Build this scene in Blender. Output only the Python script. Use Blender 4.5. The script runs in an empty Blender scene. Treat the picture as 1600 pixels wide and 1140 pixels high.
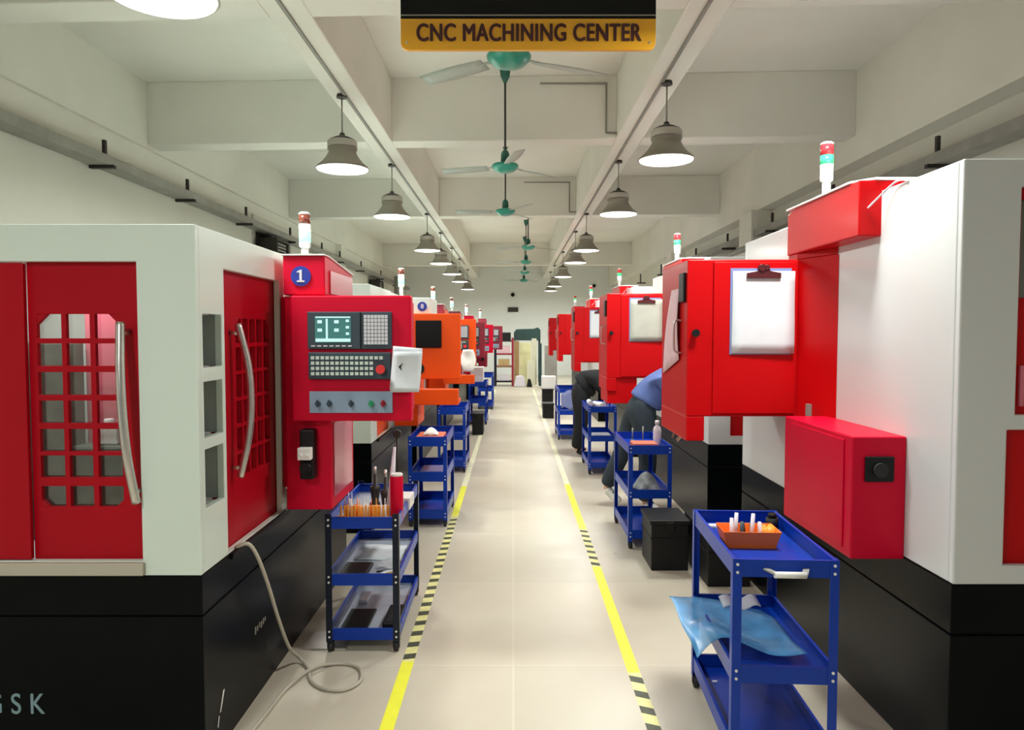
import bpy, bmesh, math, random
from mathutils import Vector, Matrix
random.seed(7)
R = math.radians
SC = bpy.context.scene
COL = SC.collection

# ------------------------------------------------------------------ camera, world, exposure
cam_data = bpy.data.cameras.new('camera')
cam_data.sensor_width = 36.0
cam_data.lens = 25.2
cam_data.shift_x = -0.00125
cam_data.clip_start = 0.05
cam_data.clip_end = 100
camera = bpy.data.objects.new('camera', cam_data)
camera.location = (0, 0, 1.70)
camera.rotation_euler = (R(90 - 2.55), 0, 0)
COL.objects.link(camera)
SC.camera = camera
world = bpy.data.worlds.new('fill_sky')
SC.world = world
world.use_nodes = True
world.node_tree.nodes['Background'].inputs[0].default_value = (0.90, 0.96, 1.0, 1)
world.node_tree.nodes['Background'].inputs[1].default_value = 0.16      # daylight added to brighten the hall; wall behind the camera left out for it
SC.view_settings.view_transform = 'Standard'
SC.view_settings.look = 'None'
SC.view_settings.gamma = 1
SC.view_settings.use_curve_mapping = False
SC.view_settings.exposure = 0.0
LAMP_POWER = 62.0

# ------------------------------------------------------------------ materials
def mat(name, col, rough=0.5, metal=0.0, spec=0.5, coat=0.0, var=0.0, vscale=6.0, bump=0.0, emit=None, estr=0.0, trans=0.0, alpha=1.0):
    m = bpy.data.materials.new(name)
    m.use_nodes = True
    nt = m.node_tree
    b = nt.nodes['Principled BSDF']
    b.inputs['Base Color'].default_value = (*col, 1)
    b.inputs['Roughness'].default_value = rough
    b.inputs['Metallic'].default_value = metal
    b.inputs['Specular IOR Level'].default_value = spec
    b.inputs['Coat Weight'].default_value = coat
    b.inputs['Coat Roughness'].default_value = 0.15
    b.inputs['Transmission Weight'].default_value = trans
    b.inputs['Alpha'].default_value = alpha
    if emit:
        b.inputs['Emission Color'].default_value = (*emit, 1)
        b.inputs['Emission Strength'].default_value = estr
    if var or bump:
        tc = nt.nodes.new('ShaderNodeTexCoord')
        n = nt.nodes.new('ShaderNodeTexNoise')
        n.inputs['Scale'].default_value = vscale
        n.inputs['Detail'].default_value = 5
        nt.links.new(tc.outputs['Object'], n.inputs['Vector'])
        if var:
            r = nt.nodes.new('ShaderNodeValToRGB')
            r.color_ramp.elements[0].position = 0.3
            r.color_ramp.elements[1].position = 0.7
            r.color_ramp.elements[0].color = (*[max(0, c * (1 - var)) for c in col], 1)
            r.color_ramp.elements[1].color = (*[min(1, c * (1 + var)) for c in col], 1)
            nt.links.new(n.outputs['Fac'], r.inputs['Fac'])
            nt.links.new(r.outputs['Color'], b.inputs['Base Color'])
        if bump:
            bp = nt.nodes.new('ShaderNodeBump')
            bp.inputs['Strength'].default_value = bump
            bp.inputs['Distance'].default_value = 0.01
            nt.links.new(n.outputs['Fac'], bp.inputs['Height'])
            nt.links.new(bp.outputs['Normal'], b.inputs['Normal'])
    return m

def floor_material():
    m = bpy.data.materials.new('polished_floor')
    m.use_nodes = True
    nt = m.node_tree; N = nt.nodes; L = nt.links
    b = N['Principled BSDF']
    tc = N.new('ShaderNodeTexCoord')
    br = N.new('ShaderNodeTexBrick')
    br.offset = 0.0
    br.inputs['Scale'].default_value = 1.0
    br.inputs['Brick Width'].default_value = 1.2
    br.inputs['Row Height'].default_value = 1.2
    br.inputs['Mortar Size'].default_value = 0.006
    br.inputs['Mortar Smooth'].default_value = 0.5
    br.inputs['Color1'].default_value = (0.62, 0.565, 0.46, 1)
    br.inputs['Color2'].default_value = (0.58, 0.535, 0.44, 1)
    br.inputs['Mortar'].default_value = (0.67, 0.62, 0.51, 1)
    L.new(tc.outputs['Object'], br.inputs['Vector'])
    n = N.new('ShaderNodeTexNoise'); n.inputs['Scale'].default_value = 1.1; n.inputs['Detail'].default_value = 6
    L.new(tc.outputs['Object'], n.inputs['Vector'])
    r = N.new('ShaderNodeValToRGB')
    r.color_ramp.elements[0].position = 0.32; r.color_ramp.elements[0].color = (0.86, 0.84, 0.82, 1)
    r.color_ramp.elements[1].position = 0.68; r.color_ramp.elements[1].color = (1.0, 1.0, 1.0, 1)
    L.new(n.outputs['Fac'], r.inputs['Fac'])
    mx = N.new('ShaderNodeMixRGB'); mx.blend_type = 'MULTIPLY'; mx.inputs[0].default_value = 1
    L.new(br.outputs['Color'], mx.inputs[1]); L.new(r.outputs['Color'], mx.inputs[2])
    # small scattered specks of dirt
    v = N.new('ShaderNodeTexVoronoi'); v.inputs['Scale'].default_value = 1.7
    L.new(tc.outputs['Object'], v.inputs['Vector'])
    r2 = N.new('ShaderNodeValToRGB')
    r2.color_ramp.elements[0].position = 0.012; r2.color_ramp.elements[0].color = (0.35, 0.32, 0.28, 1)
    r2.color_ramp.elements[1].position = 0.022; r2.color_ramp.elements[1].color = (1, 1, 1, 1)
    L.new(v.outputs['Distance'], r2.inputs['Fac'])
    m2 = N.new('ShaderNodeMixRGB'); m2.blend_type = 'MULTIPLY'; m2.inputs[0].default_value = 1
    L.new(mx.outputs[0], m2.inputs[1]); L.new(r2.outputs['Color'], m2.inputs[2])
    L.new(m2.outputs[0], b.inputs['Base Color'])
    n3 = N.new('ShaderNodeTexNoise'); n3.inputs['Scale'].default_value = 3.0
    L.new(tc.outputs['Object'], n3.inputs['Vector'])
    mr = N.new('ShaderNodeMapRange'); mr.inputs[3].default_value = 0.26; mr.inputs[4].default_value = 0.46
    L.new(n3.outputs['Fac'], mr.inputs[0]); L.new(mr.outputs[0], b.inputs['Roughness'])
    return m

def glass_material(name, tint, gloss=0.25):
    m = bpy.data.materials.new(name)
    m.use_nodes = True
    nt = m.node_tree; N = nt.nodes; L = nt.links
    N.remove(N['Principled BSDF'])
    t = N.new('ShaderNodeBsdfTransparent'); t.inputs[0].default_value = (*tint, 1)
    g = N.new('ShaderNodeBsdfGlossy'); g.inputs['Roughness'].default_value = 0.06
    f = N.new('ShaderNodeLayerWeight'); f.inputs[0].default_value = gloss
    x = N.new('ShaderNodeMixShader')
    L.new(f.outputs['Facing'], x.inputs[0]); L.new(t.outputs[0], x.inputs[1]); L.new(g.outputs[0], x.inputs[2])
    L.new(x.outputs[0], N['Material Output'].inputs[0])
    return m

M = {
 'floor': floor_material(),
 'wall': mat('wall_paint', (0.80, 0.785, 0.70), 0.75, var=0.05, vscale=0.8, bump=0.05),
 'back': mat('end_wall_paint', (0.85, 0.88, 0.87), 0.7, var=0.03, vscale=0.6),
 'ceil': mat('ceiling_paint', (0.82, 0.80, 0.73), 0.8, var=0.05, vscale=0.7),
 'white': mat('white_machine_paint', (0.70, 0.80, 0.73), 0.38, coat=0.25, var=0.02, vscale=1.5),
 'white_r': mat('pale_grey_machine_paint', (0.66, 0.68, 0.69), 0.35, coat=0.3, var=0.02, vscale=1.5),
 'black': mat('black_base_paint', (0.002, 0.003, 0.0035), 0.3, spec=0.10, var=0.2, vscale=4),
 'blackm': mat('black_plastic', (0.006, 0.006, 0.007), 0.5, spec=0.3),
 'red': mat('red_machine_paint', (0.40, 0.0015, 0.010), 0.42, spec=0.16, coat=0.04, var=0.05, vscale=2),
 'redr': mat('bright_red_paint', (0.50, 0.001, 0.003), 0.42, spec=0.16, coat=0.04, var=0.05, vscale=2),
 'crimson': mat('crimson_paint', (0.62, 0.002, 0.030), 0.42, spec=0.16, coat=0.04, var=0.04, vscale=2),
 'orange': mat('orange_machine_paint', (0.85, 0.085, 0.006), 0.4, spec=0.2, coat=0.05, var=0.05, vscale=2),
 'maroon': mat('maroon_paint', (0.30, 0.006, 0.03), 0.35, coat=0.3),
 'steel': mat('brushed_steel', (0.62, 0.60, 0.57), 0.28, metal=0.9, var=0.08, vscale=20),
 'greymetal': mat('grey_metal', (0.30, 0.29, 0.26), 0.5, metal=0.1, var=0.12, vscale=5),
 'lamp_shell': mat('lamp_shell_grey_olive', (0.30, 0.28, 0.23), 0.5, metal=0.0),
 'lamp_band': mat('lamp_band_grey', (0.5, 0.48, 0.43), 0.4, metal=0.3),
 'lamp_disc': mat('lamp_diffuser', (0.9, 0.9, 0.9), 0.5, emit=(1.0, 0.99, 0.96), estr=2.2),
 'darkmetal': mat('dark_metal', (0.045, 0.04, 0.035), 0.5, metal=0.5),
 'wire': mat('dark_wire', (0.06, 0.06, 0.05), 0.6),
 'conduit': mat('conduit_grey', (0.25, 0.24, 0.21), 0.6),
 'fan': mat('fan_green_enamel', (0.02, 0.33, 0.24), 0.3, coat=0.4),
 'fan_dark': mat('fan_dark_green', (0.012, 0.10, 0.075), 0.4),
 'blade': mat('fan_blade_grey_green', (0.42, 0.47, 0.42), 0.4),
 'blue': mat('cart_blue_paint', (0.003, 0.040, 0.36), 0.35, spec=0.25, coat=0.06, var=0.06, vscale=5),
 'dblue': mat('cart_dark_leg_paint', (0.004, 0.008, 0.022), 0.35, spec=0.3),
 'pblue': mat('cart_pale_blue_paint', (0.20, 0.24, 0.48), 0.35, coat=0.2),
 'tray_grey': mat('galvanised_tray', (0.38, 0.42, 0.50), 0.3, metal=0.2, var=0.15, vscale=8),
 'rubber': mat('black_rubber', (0.015, 0.015, 0.015), 0.7),
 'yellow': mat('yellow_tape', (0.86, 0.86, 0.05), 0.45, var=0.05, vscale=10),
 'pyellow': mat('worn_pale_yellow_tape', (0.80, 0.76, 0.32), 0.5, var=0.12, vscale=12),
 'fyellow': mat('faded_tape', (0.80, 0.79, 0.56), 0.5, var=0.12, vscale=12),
 'stripe': mat('dark_tape_stripe', (0.055, 0.06, 0.035), 0.5, var=0.2, vscale=30),
 'sign_yellow': mat('sign_gold', (0.80, 0.39, 0.015), 0.35, coat=0.3),
 'sign_black': mat('sign_black', (0.003, 0.004, 0.005), 0.35, spec=0.2, coat=0.0),
 'sign_text': mat('sign_maroon_text', (0.055, 0.008, 0.010), 0.5),
 'sign_line': mat('sign_grey_line', (0.30, 0.29, 0.24), 0.5),
 'paper': mat('white_paper', (0.66, 0.70, 0.74), 0.7, var=0.03, vscale=14, bump=0.1),
 'papergrey': mat('grey_paper', (0.42, 0.43, 0.37), 0.7, var=0.08, vscale=9),
 'paperpink': mat('pinkish_paper', (0.74, 0.50, 0.55), 0.7, var=0.04, vscale=9),
 'navy': mat('controller_slate', (0.035, 0.055, 0.075), 0.4),
 'screen': mat('screen_teal', (0.04, 0.12, 0.115), 0.15, emit=(0.06, 0.20, 0.19), estr=0.55),
 'screen_lit': mat('screen_pale_area', (0.4, 0.6, 0.6), 0.2, emit=(0.45, 0.72, 0.70), estr=0.75),
 'key': mat('key_pale', (0.62, 0.63, 0.68), 0.5),
 'keyg': mat('key_pale_green', (0.55, 0.66, 0.60), 0.5),
 'strip': mat('switch_plate_blue_grey', (0.27, 0.37, 0.50), 0.4),
 'greenk': mat('green_button', (0.02, 0.28, 0.12), 0.4),
 'redk': mat('red_button', (0.75, 0.03, 0.03), 0.4),
 'badge': mat('badge_blue', (0.012, 0.035, 0.34), 0.4),
 'white_p': mat('white_plastic', (0.78, 0.78, 0.76), 0.4),
 'cream': mat('cream_board', (0.74, 0.72, 0.40), 0.6, var=0.05, vscale=5),
 'cream2': mat('pale_cream_board', (0.70, 0.68, 0.52), 0.6, var=0.05, vscale=5),
 'card': mat('cardboard', (0.50, 0.34, 0.16), 0.8, var=0.1, vscale=5),
 'dkgreen': mat('dark_green_sheet', (0.012, 0.045, 0.042), 0.5, var=0.2, vscale=8),
 'hose': mat('beige_hose', (0.48, 0.44, 0.36), 0.5),
 'binorange': mat('orange_bin_plastic', (0.90, 0.17, 0.012), 0.4),
 'amber': mat('amber_plastic', (0.90, 0.36, 0.04), 0.4),
 'pearl': mat('pale_tool_plastic', (0.72, 0.68, 0.75), 0.35),
 'redmat': mat('salmon_mat', (0.65, 0.16, 0.09), 0.6),
 'inside': mat('machine_inside_pale', (0.68, 0.74, 0.70), 0.5),
 'insided': mat('machine_inside_dark', (0.07, 0.085, 0.070), 0.5, var=0.4, vscale=14),
 'slot': mat('pocket_grey', (0.36, 0.39, 0.37), 0.5, var=0.1, vscale=6),
 'pink': mat('pink_sheen_and_latch', (0.62, 0.14, 0.20), 0.25, coat=0.4),  # pink sheen of red parts put into the colour; also colours the latch
 'logo': mat('pale_blue_lettering', (0.20, 0.32, 0.36), 0.5),
 'skin': mat('skin', (0.62, 0.36, 0.26), 0.5),
 'shirt': mat('blue_shirt_cloth', (0.085, 0.13, 0.33), 0.85, var=0.1, vscale=14),
 'trouser': mat('dark_slate_trouser_cloth', (0.016, 0.027, 0.038), 0.85, var=0.2, vscale=12),
 'blackcloth': mat('black_cloth', (0.006, 0.007, 0.009), 0.9),
 'hair': mat('black_hair', (0.01, 0.009, 0.009), 0.6),
 'shoew': mat('white_shoe', (0.74, 0.75, 0.70), 0.6),
 'shoed': mat('grey_shoe_panel', (0.08, 0.09, 0.09), 0.6),
 'cloth': mat('grey_rag', (0.30, 0.33, 0.34), 0.9, var=0.35, vscale=18),
 'whitecloth': mat('white_glove_cloth', (0.86, 0.85, 0.80), 0.9, var=0.05, vscale=20),
 'lens_red': mat('signal_red_lens', (0.60, 0.03, 0.04), 0.2, emit=(0.5, 0.01, 0.02), estr=0.15),
 'lens_dark': mat('signal_unlit_amber_lens', (0.20, 0.05, 0.03), 0.2),
 'lens_green': mat('signal_lit_green_lens', (0.2, 0.9, 0.55), 0.2, emit=(0.20, 1.0, 0.55), estr=2.2),
 'lens_green2': mat('signal_green_lens', (0.05, 0.55, 0.22), 0.2, emit=(0.05, 0.9, 0.3), estr=0.5),
 'lens_white': mat('signal_white_lens', (0.85, 0.90, 0.86), 0.25, emit=(0.9, 1.0, 0.93), estr=0.6),
 'winglow': mat('window_daylit_pane', (0.5, 0.5, 0.48), 0.2),
 'duct': mat('galvanised_duct', (0.45, 0.45, 0.43), 0.4, metal=0.4),
 'clipmetal': mat('dark_red_clip_metal', (0.10, 0.018, 0.022), 0.3, metal=0.4),
 'speck': mat('warm_brown_stained', (0.25, 0.13, 0.08), 0.6),
 'floor_mat': mat('dark_floor_mat', (0.05, 0.05, 0.045), 0.8),
}
M['glass'] = glass_material('door_glass', (0.86, 0.88, 0.86), 0.30)
M['glassd'] = glass_material('smoked_door_glass', (0.55, 0.42, 0.44), 0.45)
M['film'] = mat('blue_plastic_film', (0.12, 0.42, 0.80), 0.25, alpha=0.62, var=0.25, vscale=9, bump=0.5)
M['clear'] = mat('clear_plastic', (0.75, 0.80, 0.84), 0.15, alpha=0.45)

# ------------------------------------------------------------------ object helpers
ROOTS = {}
def tag(o, label=None, cat=None, group=None, kind=None):
    if label: o['label'] = label
    if cat: o['category'] = cat
    if group: o['group'] = group
    if kind: o['kind'] = kind
    return o

def thing(name, label, cat, loc=(0, 0, 0), rz=0.0, group=None):
    o = bpy.data.objects.new(name, None)
    o.empty_display_size = 0.1
    COL.objects.link(o)
    o.location = loc
    o.rotation_euler = (0, 0, rz)
    tag(o, label, cat, group)
    return o

def root_of(o):
    while o.parent: o = o.parent
    return o

class MB:
    """collects shapes; build() links them as one mesh object"""
    def __init__(s, local=False):
        s.bm = bmesh.new(); s.local = local; s.mi = 0
    def _tag(s, fs):
        for f in fs: f.material_index = s.mi
    def box(s, x0, x1, y0, y1, z0, z1):
        v = [s.bm.verts.new(p) for p in ((x0,y0,z0),(x1,y0,z0),(x1,y1,z0),(x0,y1,z0),(x0,y0,z1),(x1,y0,z1),(x1,y1,z1),(x0,y1,z1))]
        s._tag([s.bm.faces.new([v[i] for i in q]) for q in ((0,3,2,1),(4,5,6,7),(0,1,5,4),(1,2,6,5),(2,3,7,6),(3,0,4,7))])
        return s
    def obox(s, c, ax, half):
        """oriented box: centre, rotation matrix, half sizes"""
        v = []
        for k in ((-1,-1,-1),(1,-1,-1),(1,1,-1),(-1,1,-1),(-1,-1,1),(1,-1,1),(1,1,1),(-1,1,1)):
            v.append(s.bm.verts.new(Vector(c) + ax @ Vector((k[0]*half[0], k[1]*half[1], k[2]*half[2]))))
        s._tag([s.bm.faces.new([v[i] for i in q]) for q in ((0,3,2,1),(4,5,6,7),(0,1,5,4),(1,2,6,5),(2,3,7,6),(3,0,4,7))])
        return s
    def bar(s, p, q, w, h, up=(0, 0, 1)):
        p, q = Vector(p), Vector(q)
        d = (q - p); L = d.length; d.normalize()
        u = Vector(up)
        if abs(d.dot(u)) > 0.98: u = Vector((1, 0, 0))
        a = d.cross(u).normalized(); b = a.cross(d)
        ax = Matrix((d, a, b)).transposed()
        return s.obox((p + q) / 2, ax, (L / 2, w / 2, h / 2))
    def prism(s, pts, a, b, axis='z'):
        """polygon pts extruded from a to b along axis"""
        def P(u, v, w):
            return {'z': (u, v, w), 'y': (u, w, v), 'x': (w, u, v)}[axis]
        lo = [s.bm.verts.new(P(u, v, a)) for u, v in pts]
        hi = [s.bm.verts.new(P(u, v, b)) for u, v in pts]
        n = len(pts)
        fs = [s.bm.faces.new(lo[::-1]), s.bm.faces.new(hi)]
        for i in range(n):
            fs.append(s.bm.faces.new((lo[i], lo[(i+1) % n], hi[(i+1) % n], hi[i])))
        s._tag(fs)
        return s
    def cyl(s, p, q, r0, r1=None, n=20):
        if r1 is None: r1 = r0
        p, q = Vector(p), Vector(q)
        d = (q - p).normalized()
        u = Vector((0, 0, 1)) if abs(d.z) < 0.9 else Vector((1, 0, 0))
        a = d.cross(u).normalized(); b = d.cross(a)
        A = []; B = []
        for i in range(n):
            t = 2 * math.pi * i / n
            o = a * math.cos(t) + b * math.sin(t)
            A.append(s.bm.verts.new(p + o * r0)); B.append(s.bm.verts.new(q + o * max(r1, 1e-4)))
        fs = [s.bm.faces.new(A[::-1]), s.bm.faces.new(B)]
        for i in range(n):
            f = s.bm.faces.new((A[i], A[(i+1) % n], B[(i+1) % n], B[i])); f.smooth = True; fs.append(f)
        s._tag(fs)
        return s
    def lathe(s, prof, c=(0, 0, 0), n=32):
        rings = []
        for r, z in prof:
            rings.append([s.bm.verts.new((c[0] + max(r, 1e-4) * math.cos(2*math.pi*i/n), c[1] + max(r, 1e-4) * math.sin(2*math.pi*i/n), c[2] + z)) for i in range(n)])
        fs = []
        for k in range(len(rings) - 1):
            for i in range(n):
                f = s.bm.faces.new((rings[k][i], rings[k][(i+1) % n], rings[k+1][(i+1) % n], rings[k+1][i])); f.smooth = True; fs.append(f)
        fs.append(s.bm.faces.new(rings[0][::-1])); fs.append(s.bm.faces.new(rings[-1]))
        s._tag(fs)
        return s
    def tube(s, pts, r, n=10, sub=6):
        P = [Vector(p) for p in pts]
        path = []
        if sub > 1 and len(P) > 2:
            for i in range(len(P) - 1):
                p0 = P[max(i-1, 0)]; p1 = P[i]; p2 = P[i+1]; p3 = P[min(i+2, len(P)-1)]
                for k in range(sub):
                    t = k / sub
                    path.append(0.5 * ((2*p1) + (p2-p0)*t + (2*p0-5*p1+4*p2-p3)*t*t + (3*p1-p0-3*p2+p3)*t*t*t))
            path.append(P[-1])
        else: path = P
        rings = []
        prev = None
        for i, p in enumerate(path):
            d = (path[min(i+1, len(path)-1)] - path[max(i-1, 0)]).normalized()
            if prev is None:
                u = Vector((0, 0, 1)) if abs(d.z) < 0.9 else Vector((1, 0, 0))
                a = d.cross(u).normalized()
            else:
                a = (prev - d * prev.dot(d)).normalized()
            prev = a
            b = d.cross(a)
            rings.append([s.bm.verts.new(p + (a*math.cos(2*math.pi*k/n) + b*math.sin(2*math.pi*k/n)) * r) for k in range(n)])
        fs = []
        for k in range(len(rings) - 1):
            for i in range(n):
                f = s.bm.faces.new((rings[k][i], rings[k][(i+1) % n], rings[k+1][(i+1) % n], rings[k+1][i])); f.smooth = True; fs.append(f)
        fs.append(s.bm.faces.new(rings[0][::-1])); fs.append(s.bm.faces.new(rings[-1]))
        s._tag(fs)
        return s
    def plate(s, axis, c0, c1, u0, u1, z0, z1, holes=()):
        """flat plate of thickness c0..c1 along axis with rectangular holes (u0,u1,z0,z1)"""
        us = sorted({u0, u1, *[h[0] for h in holes], *[h[1] for h in holes]})
        zs = sorted({z0, z1, *[h[2] for h in holes], *[h[3] for h in holes]})
        def solid(i, j):
            if i < 0 or j < 0 or i >= len(us)-1 or j >= len(zs)-1: return False
            cu = (us[i]+us[i+1])/2; cz = (zs[j]+zs[j+1])/2
            return not any(h[0] < cu < h[1] and h[2] < cz < h[3] for h in holes)
        V = {}
        def v(i, j, k):
            if (i, j, k) not in V:
                c = (c0, c1)[k]
                V[(i, j, k)] = s.bm.verts.new((us[i], c, zs[j]) if axis == 'y' else (c, us[i], zs[j]))
            return V[(i, j, k)]
        fs = []
        for i in range(len(us)-1):
            for j in range(len(zs)-1):
                if not solid(i, j): continue
                fs.append(s.bm.faces.new((v(i,j,0), v(i+1,j,0), v(i+1,j+1,0), v(i,j+1,0))))
                fs.append(s.bm.faces.new((v(i,j,1), v(i,j+1,1), v(i+1,j+1,1), v(i+1,j,1))))
                for (di, dj, a, b) in ((-1,0,(i,j),(i,j+1)), (1,0,(i+1,j+1),(i+1,j)), (0,-1,(i+1,j),(i,j)), (0,1,(i,j+1),(i+1,j+1))):
                    if not solid(i+di, j+dj):
                        fs.append(s.bm.faces.new((v(*a,0), v(*a,1), v(*b,1), v(*b,0))))
        s._tag(fs)
        return s
    def sheet(s, nx, ny, fn, t=0.002):
        """wavy sheet: fn(u,v) gives a point; given thickness t"""
        top = [[None]*(ny+1) for _ in range(nx+1)]; bot = [[None]*(ny+1) for _ in range(nx+1)]
        for i in range(nx+1):
            for j in range(ny+1):
                u, v = i/nx, j/ny
                p = Vector(fn(u, v)); e = 1e-3
                n = (Vector(fn(u+e, v)) - p).cross(Vector(fn(u, v+e)) - p)
                n = n.normalized() if n.length > 0 else Vector((0, 0, 1))
                top[i][j] = s.bm.verts.new(p + n*t/2); bot[i][j] = s.bm.verts.new(p - n*t/2)
        fs = []
        for i in range(nx):
            for j in range(ny):
                a = s.bm.faces.new((top[i][j], top[i+1][j], top[i+1][j+1], top[i][j+1])); a.smooth = True
                b = s.bm.faces.new((bot[i][j+1], bot[i+1][j+1], bot[i+1][j], bot[i][j])); b.smooth = True
                fs += [a, b]
        for i in range(nx):
            fs.append(s.bm.faces.new((bot[i][0], bot[i+1][0], top[i+1][0], top[i][0])))
            fs.append(s.bm.faces.new((top[i][ny], top[i+1][ny], bot[i+1][ny], bot[i][ny])))
        for j in range(ny):
            fs.append(s.bm.faces.new((top[0][j], top[0][j+1], bot[0][j+1], bot[0][j])))
            fs.append(s.bm.faces.new((bot[nx][j], bot[nx][j+1], top[nx][j+1], top[nx][j])))
        s._tag(fs)
        return s
    def build(s, name, m, parent=None, bevel=0.0, origin=None, seg=2):
        ms = m if isinstance(m, (list, tuple)) else [m]
        bmesh.ops.recalc_face_normals(s.bm, faces=s.bm.faces[:])
        if parent is not None and not s.local:
            bmesh.ops.translate(s.bm, verts=s.bm.verts[:], vec=-root_of(parent).location)
        if origin is not None:
            bmesh.ops.translate(s.bm, verts=s.bm.verts[:], vec=-Vector(origin))
        me = bpy.data.meshes.new(name)
        s.bm.to_mesh(me); s.bm.free()
        for x in ms: me.materials.append(M[x] if isinstance(x, str) else x)
        o = bpy.data.objects.new(name, me)
        COL.objects.link(o)
        if parent is not None: o.parent = parent
        if origin is not None: o.location = origin
        if bevel:
            b = o.modifiers.new('bevel', 'BEVEL'); b.width = bevel; b.segments = seg; b.limit_method = 'ANGLE'; b.angle_limit = R(40)
        return o

def kids(o): return [c for c in bpy.data.objects if c.parent == o]
def copy_tree(o, parent=None, skip=()):
    c = o.copy(); COL.objects.link(c); c.parent = parent
    for ch in kids(o):
        if ch.name.split('.')[0] in skip: continue
        copy_tree(ch, c, skip)
    return c
def clone(root, loc, label, rz=None, swap=None, skip=()):
    """copy of a thing with copies of its parts; swap = {material: material}"""
    c = copy_tree(root, None, skip)
    c.location = loc
    if rz is not None: c.rotation_euler = (0, 0, rz)
    c['label'] = label
    if swap:
        def walk(o):
            if o.type == 'MESH' and any(ms.material and ms.material.name in swap for ms in o.material_slots):
                o.data = o.data.copy()
                for k, mm in enumerate(o.data.materials):
                    if mm and mm.name in swap: o.data.materials[k] = swap[mm.name]
            for ch in kids(o): walk(ch)
        walk(c)
    return c

def text_mesh(name, body, size, m, parent, loc, rot=(R(90), 0, 0), extrude=0.002, offset=0.0, space=1.0, align='CENTER', bold=0.0, sx=1.0):
    cu = bpy.data.curves.new(name, 'FONT')
    cu.body = body; cu.size = size; cu.extrude = extrude; cu.offset = offset; cu.space_character = space
    cu.align_x = align; cu.align_y = 'CENTER'
    tmp = bpy.data.objects.new(name + '_curve', cu)
    COL.objects.link(tmp)
    dg = bpy.context.evaluated_depsgraph_get(); dg.update()
    me = bpy.data.meshes.new_from_object(tmp.evaluated_get(dg))
    bpy.data.objects.remove(tmp)
    if bold or sx != 1.0:
        bm = bmesh.new(); bm.from_mesh(me)
        for v in bm.verts: v.co.x *= sx
        if bold:
            src = bm.verts[:] + bm.edges[:] + bm.faces[:]
            for k, (dx, dy) in enumerate(((bold, 0), (-bold, 0), (0, bold*0.5), (0, -bold*0.5))):
                g = bmesh.ops.duplicate(bm, geom=src)
                for e in g['geom']:
                    if isinstance(e, bmesh.types.BMVert): e.co += Vector((dx, dy, 0.00012*(k+1)))
        bm.to_mesh(me); bm.free()
    me.materials.clear(); me.materials.append(M[m])
    o = bpy.data.objects.new(name, me); COL.objects.link(o)
    o.parent = parent
    o.location = Vector(loc) - (root_of(parent).location if parent else Vector())
    o.rotation_euler = rot
    return o

def struct(mb, name, m, bevel=0.0):
    return tag(mb.build(name, m, bevel=bevel), kind='structure')

# ------------------------------------------------------------------ the hall
XL, XR, Y0, Y1, ZS, ZB = -4.33, 3.82, -4.0, 29.0, 4.62, 3.90
struct(MB().box(XL-0.3, XR+0.4, Y0, Y1+0.3, -0.12, 0.0), 'floor', 'floor')
struct(MB().box(XL-0.3, XR+0.4, Y0, Y1+0.3, ZS, ZS+0.15), 'ceiling', 'ceil')
struct(MB().plate('x', XL-0.2, XL, Y0, Y1, 0, ZS, [(12.0, 13.9, 2.75, 3.62), (21.4, 23.4, 2.75, 3.35)]), 'wall_left', 'wall')
struct(MB().box(XR+0.24, XR+0.40, Y0, Y1, 0, ZS), 'wall_right', 'wall')
struct(MB().box(XL-0.2, XR+0.32, Y1, Y1+0.2, 0, ZS), 'wall_far', 'back')
struct(MB().box(XR, XR+0.24, Y0, Y1, 3.62, ZS-0.001), 'trim_1', 'wall')          # ledge beam along the right wall
struct(MB().box(XL, XL+0.05, Y0, Y1, 3.86, ZS-0.001), 'trim_2', 'wall')
struct(MB().box(-1.70, -1.40, Y0, Y1, ZB, ZS), 'trim_3', 'ceil', 0.01)              # long ceiling beams
struct(MB().box(1.17, 1.47, Y0, Y1, ZB, ZS), 'trim_4', 'ceil', 0.01)
def cross_beam(k, yc):
    a = 0.045
    w = 0.15
    pts = [(XL, yc - XL*a*0 + 0.20), (XR, yc - 0.20), (XR, yc - 0.20 + 2*w), (XL, yc + 0.20 + 2*w)]
    mb = MB()
    for x0, x1 in ((XL+0.05, -1.70), (-1.40, 1.17), (1.47, XR)):
        f = lambda x: yc + 0.20 - 0.40 * (x - XL) / (XR - XL)
        mb.prism([(x0, f(x0)), (x1, f(x1)), (x1, f(x1)+2*w), (x0, f(x0)+2*w)], ZB, ZS)
    struct(mb, 'trim_%d' % k, 'ceil', 0.008)
for k, yc in ((5, -0.6), (6, 4.75), (7, 8.30), (8, 13.6), (9, 23.4)): cross_beam(k, yc)
# pilasters on both walls
struct(MB().box(XR-0.10, XR+0.24, 11.3, 11.9, 0, 3.62).box(XR-0.10, XR+0.24, 17.0, 17.6, 0, 3.62), 'trim_10', 'wall', 0.01)
struct(MB().box(XL, XL+0.14, 17.6, 18.1, 0, 3.86), 'trim_11', 'wall', 0.01)
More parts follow.
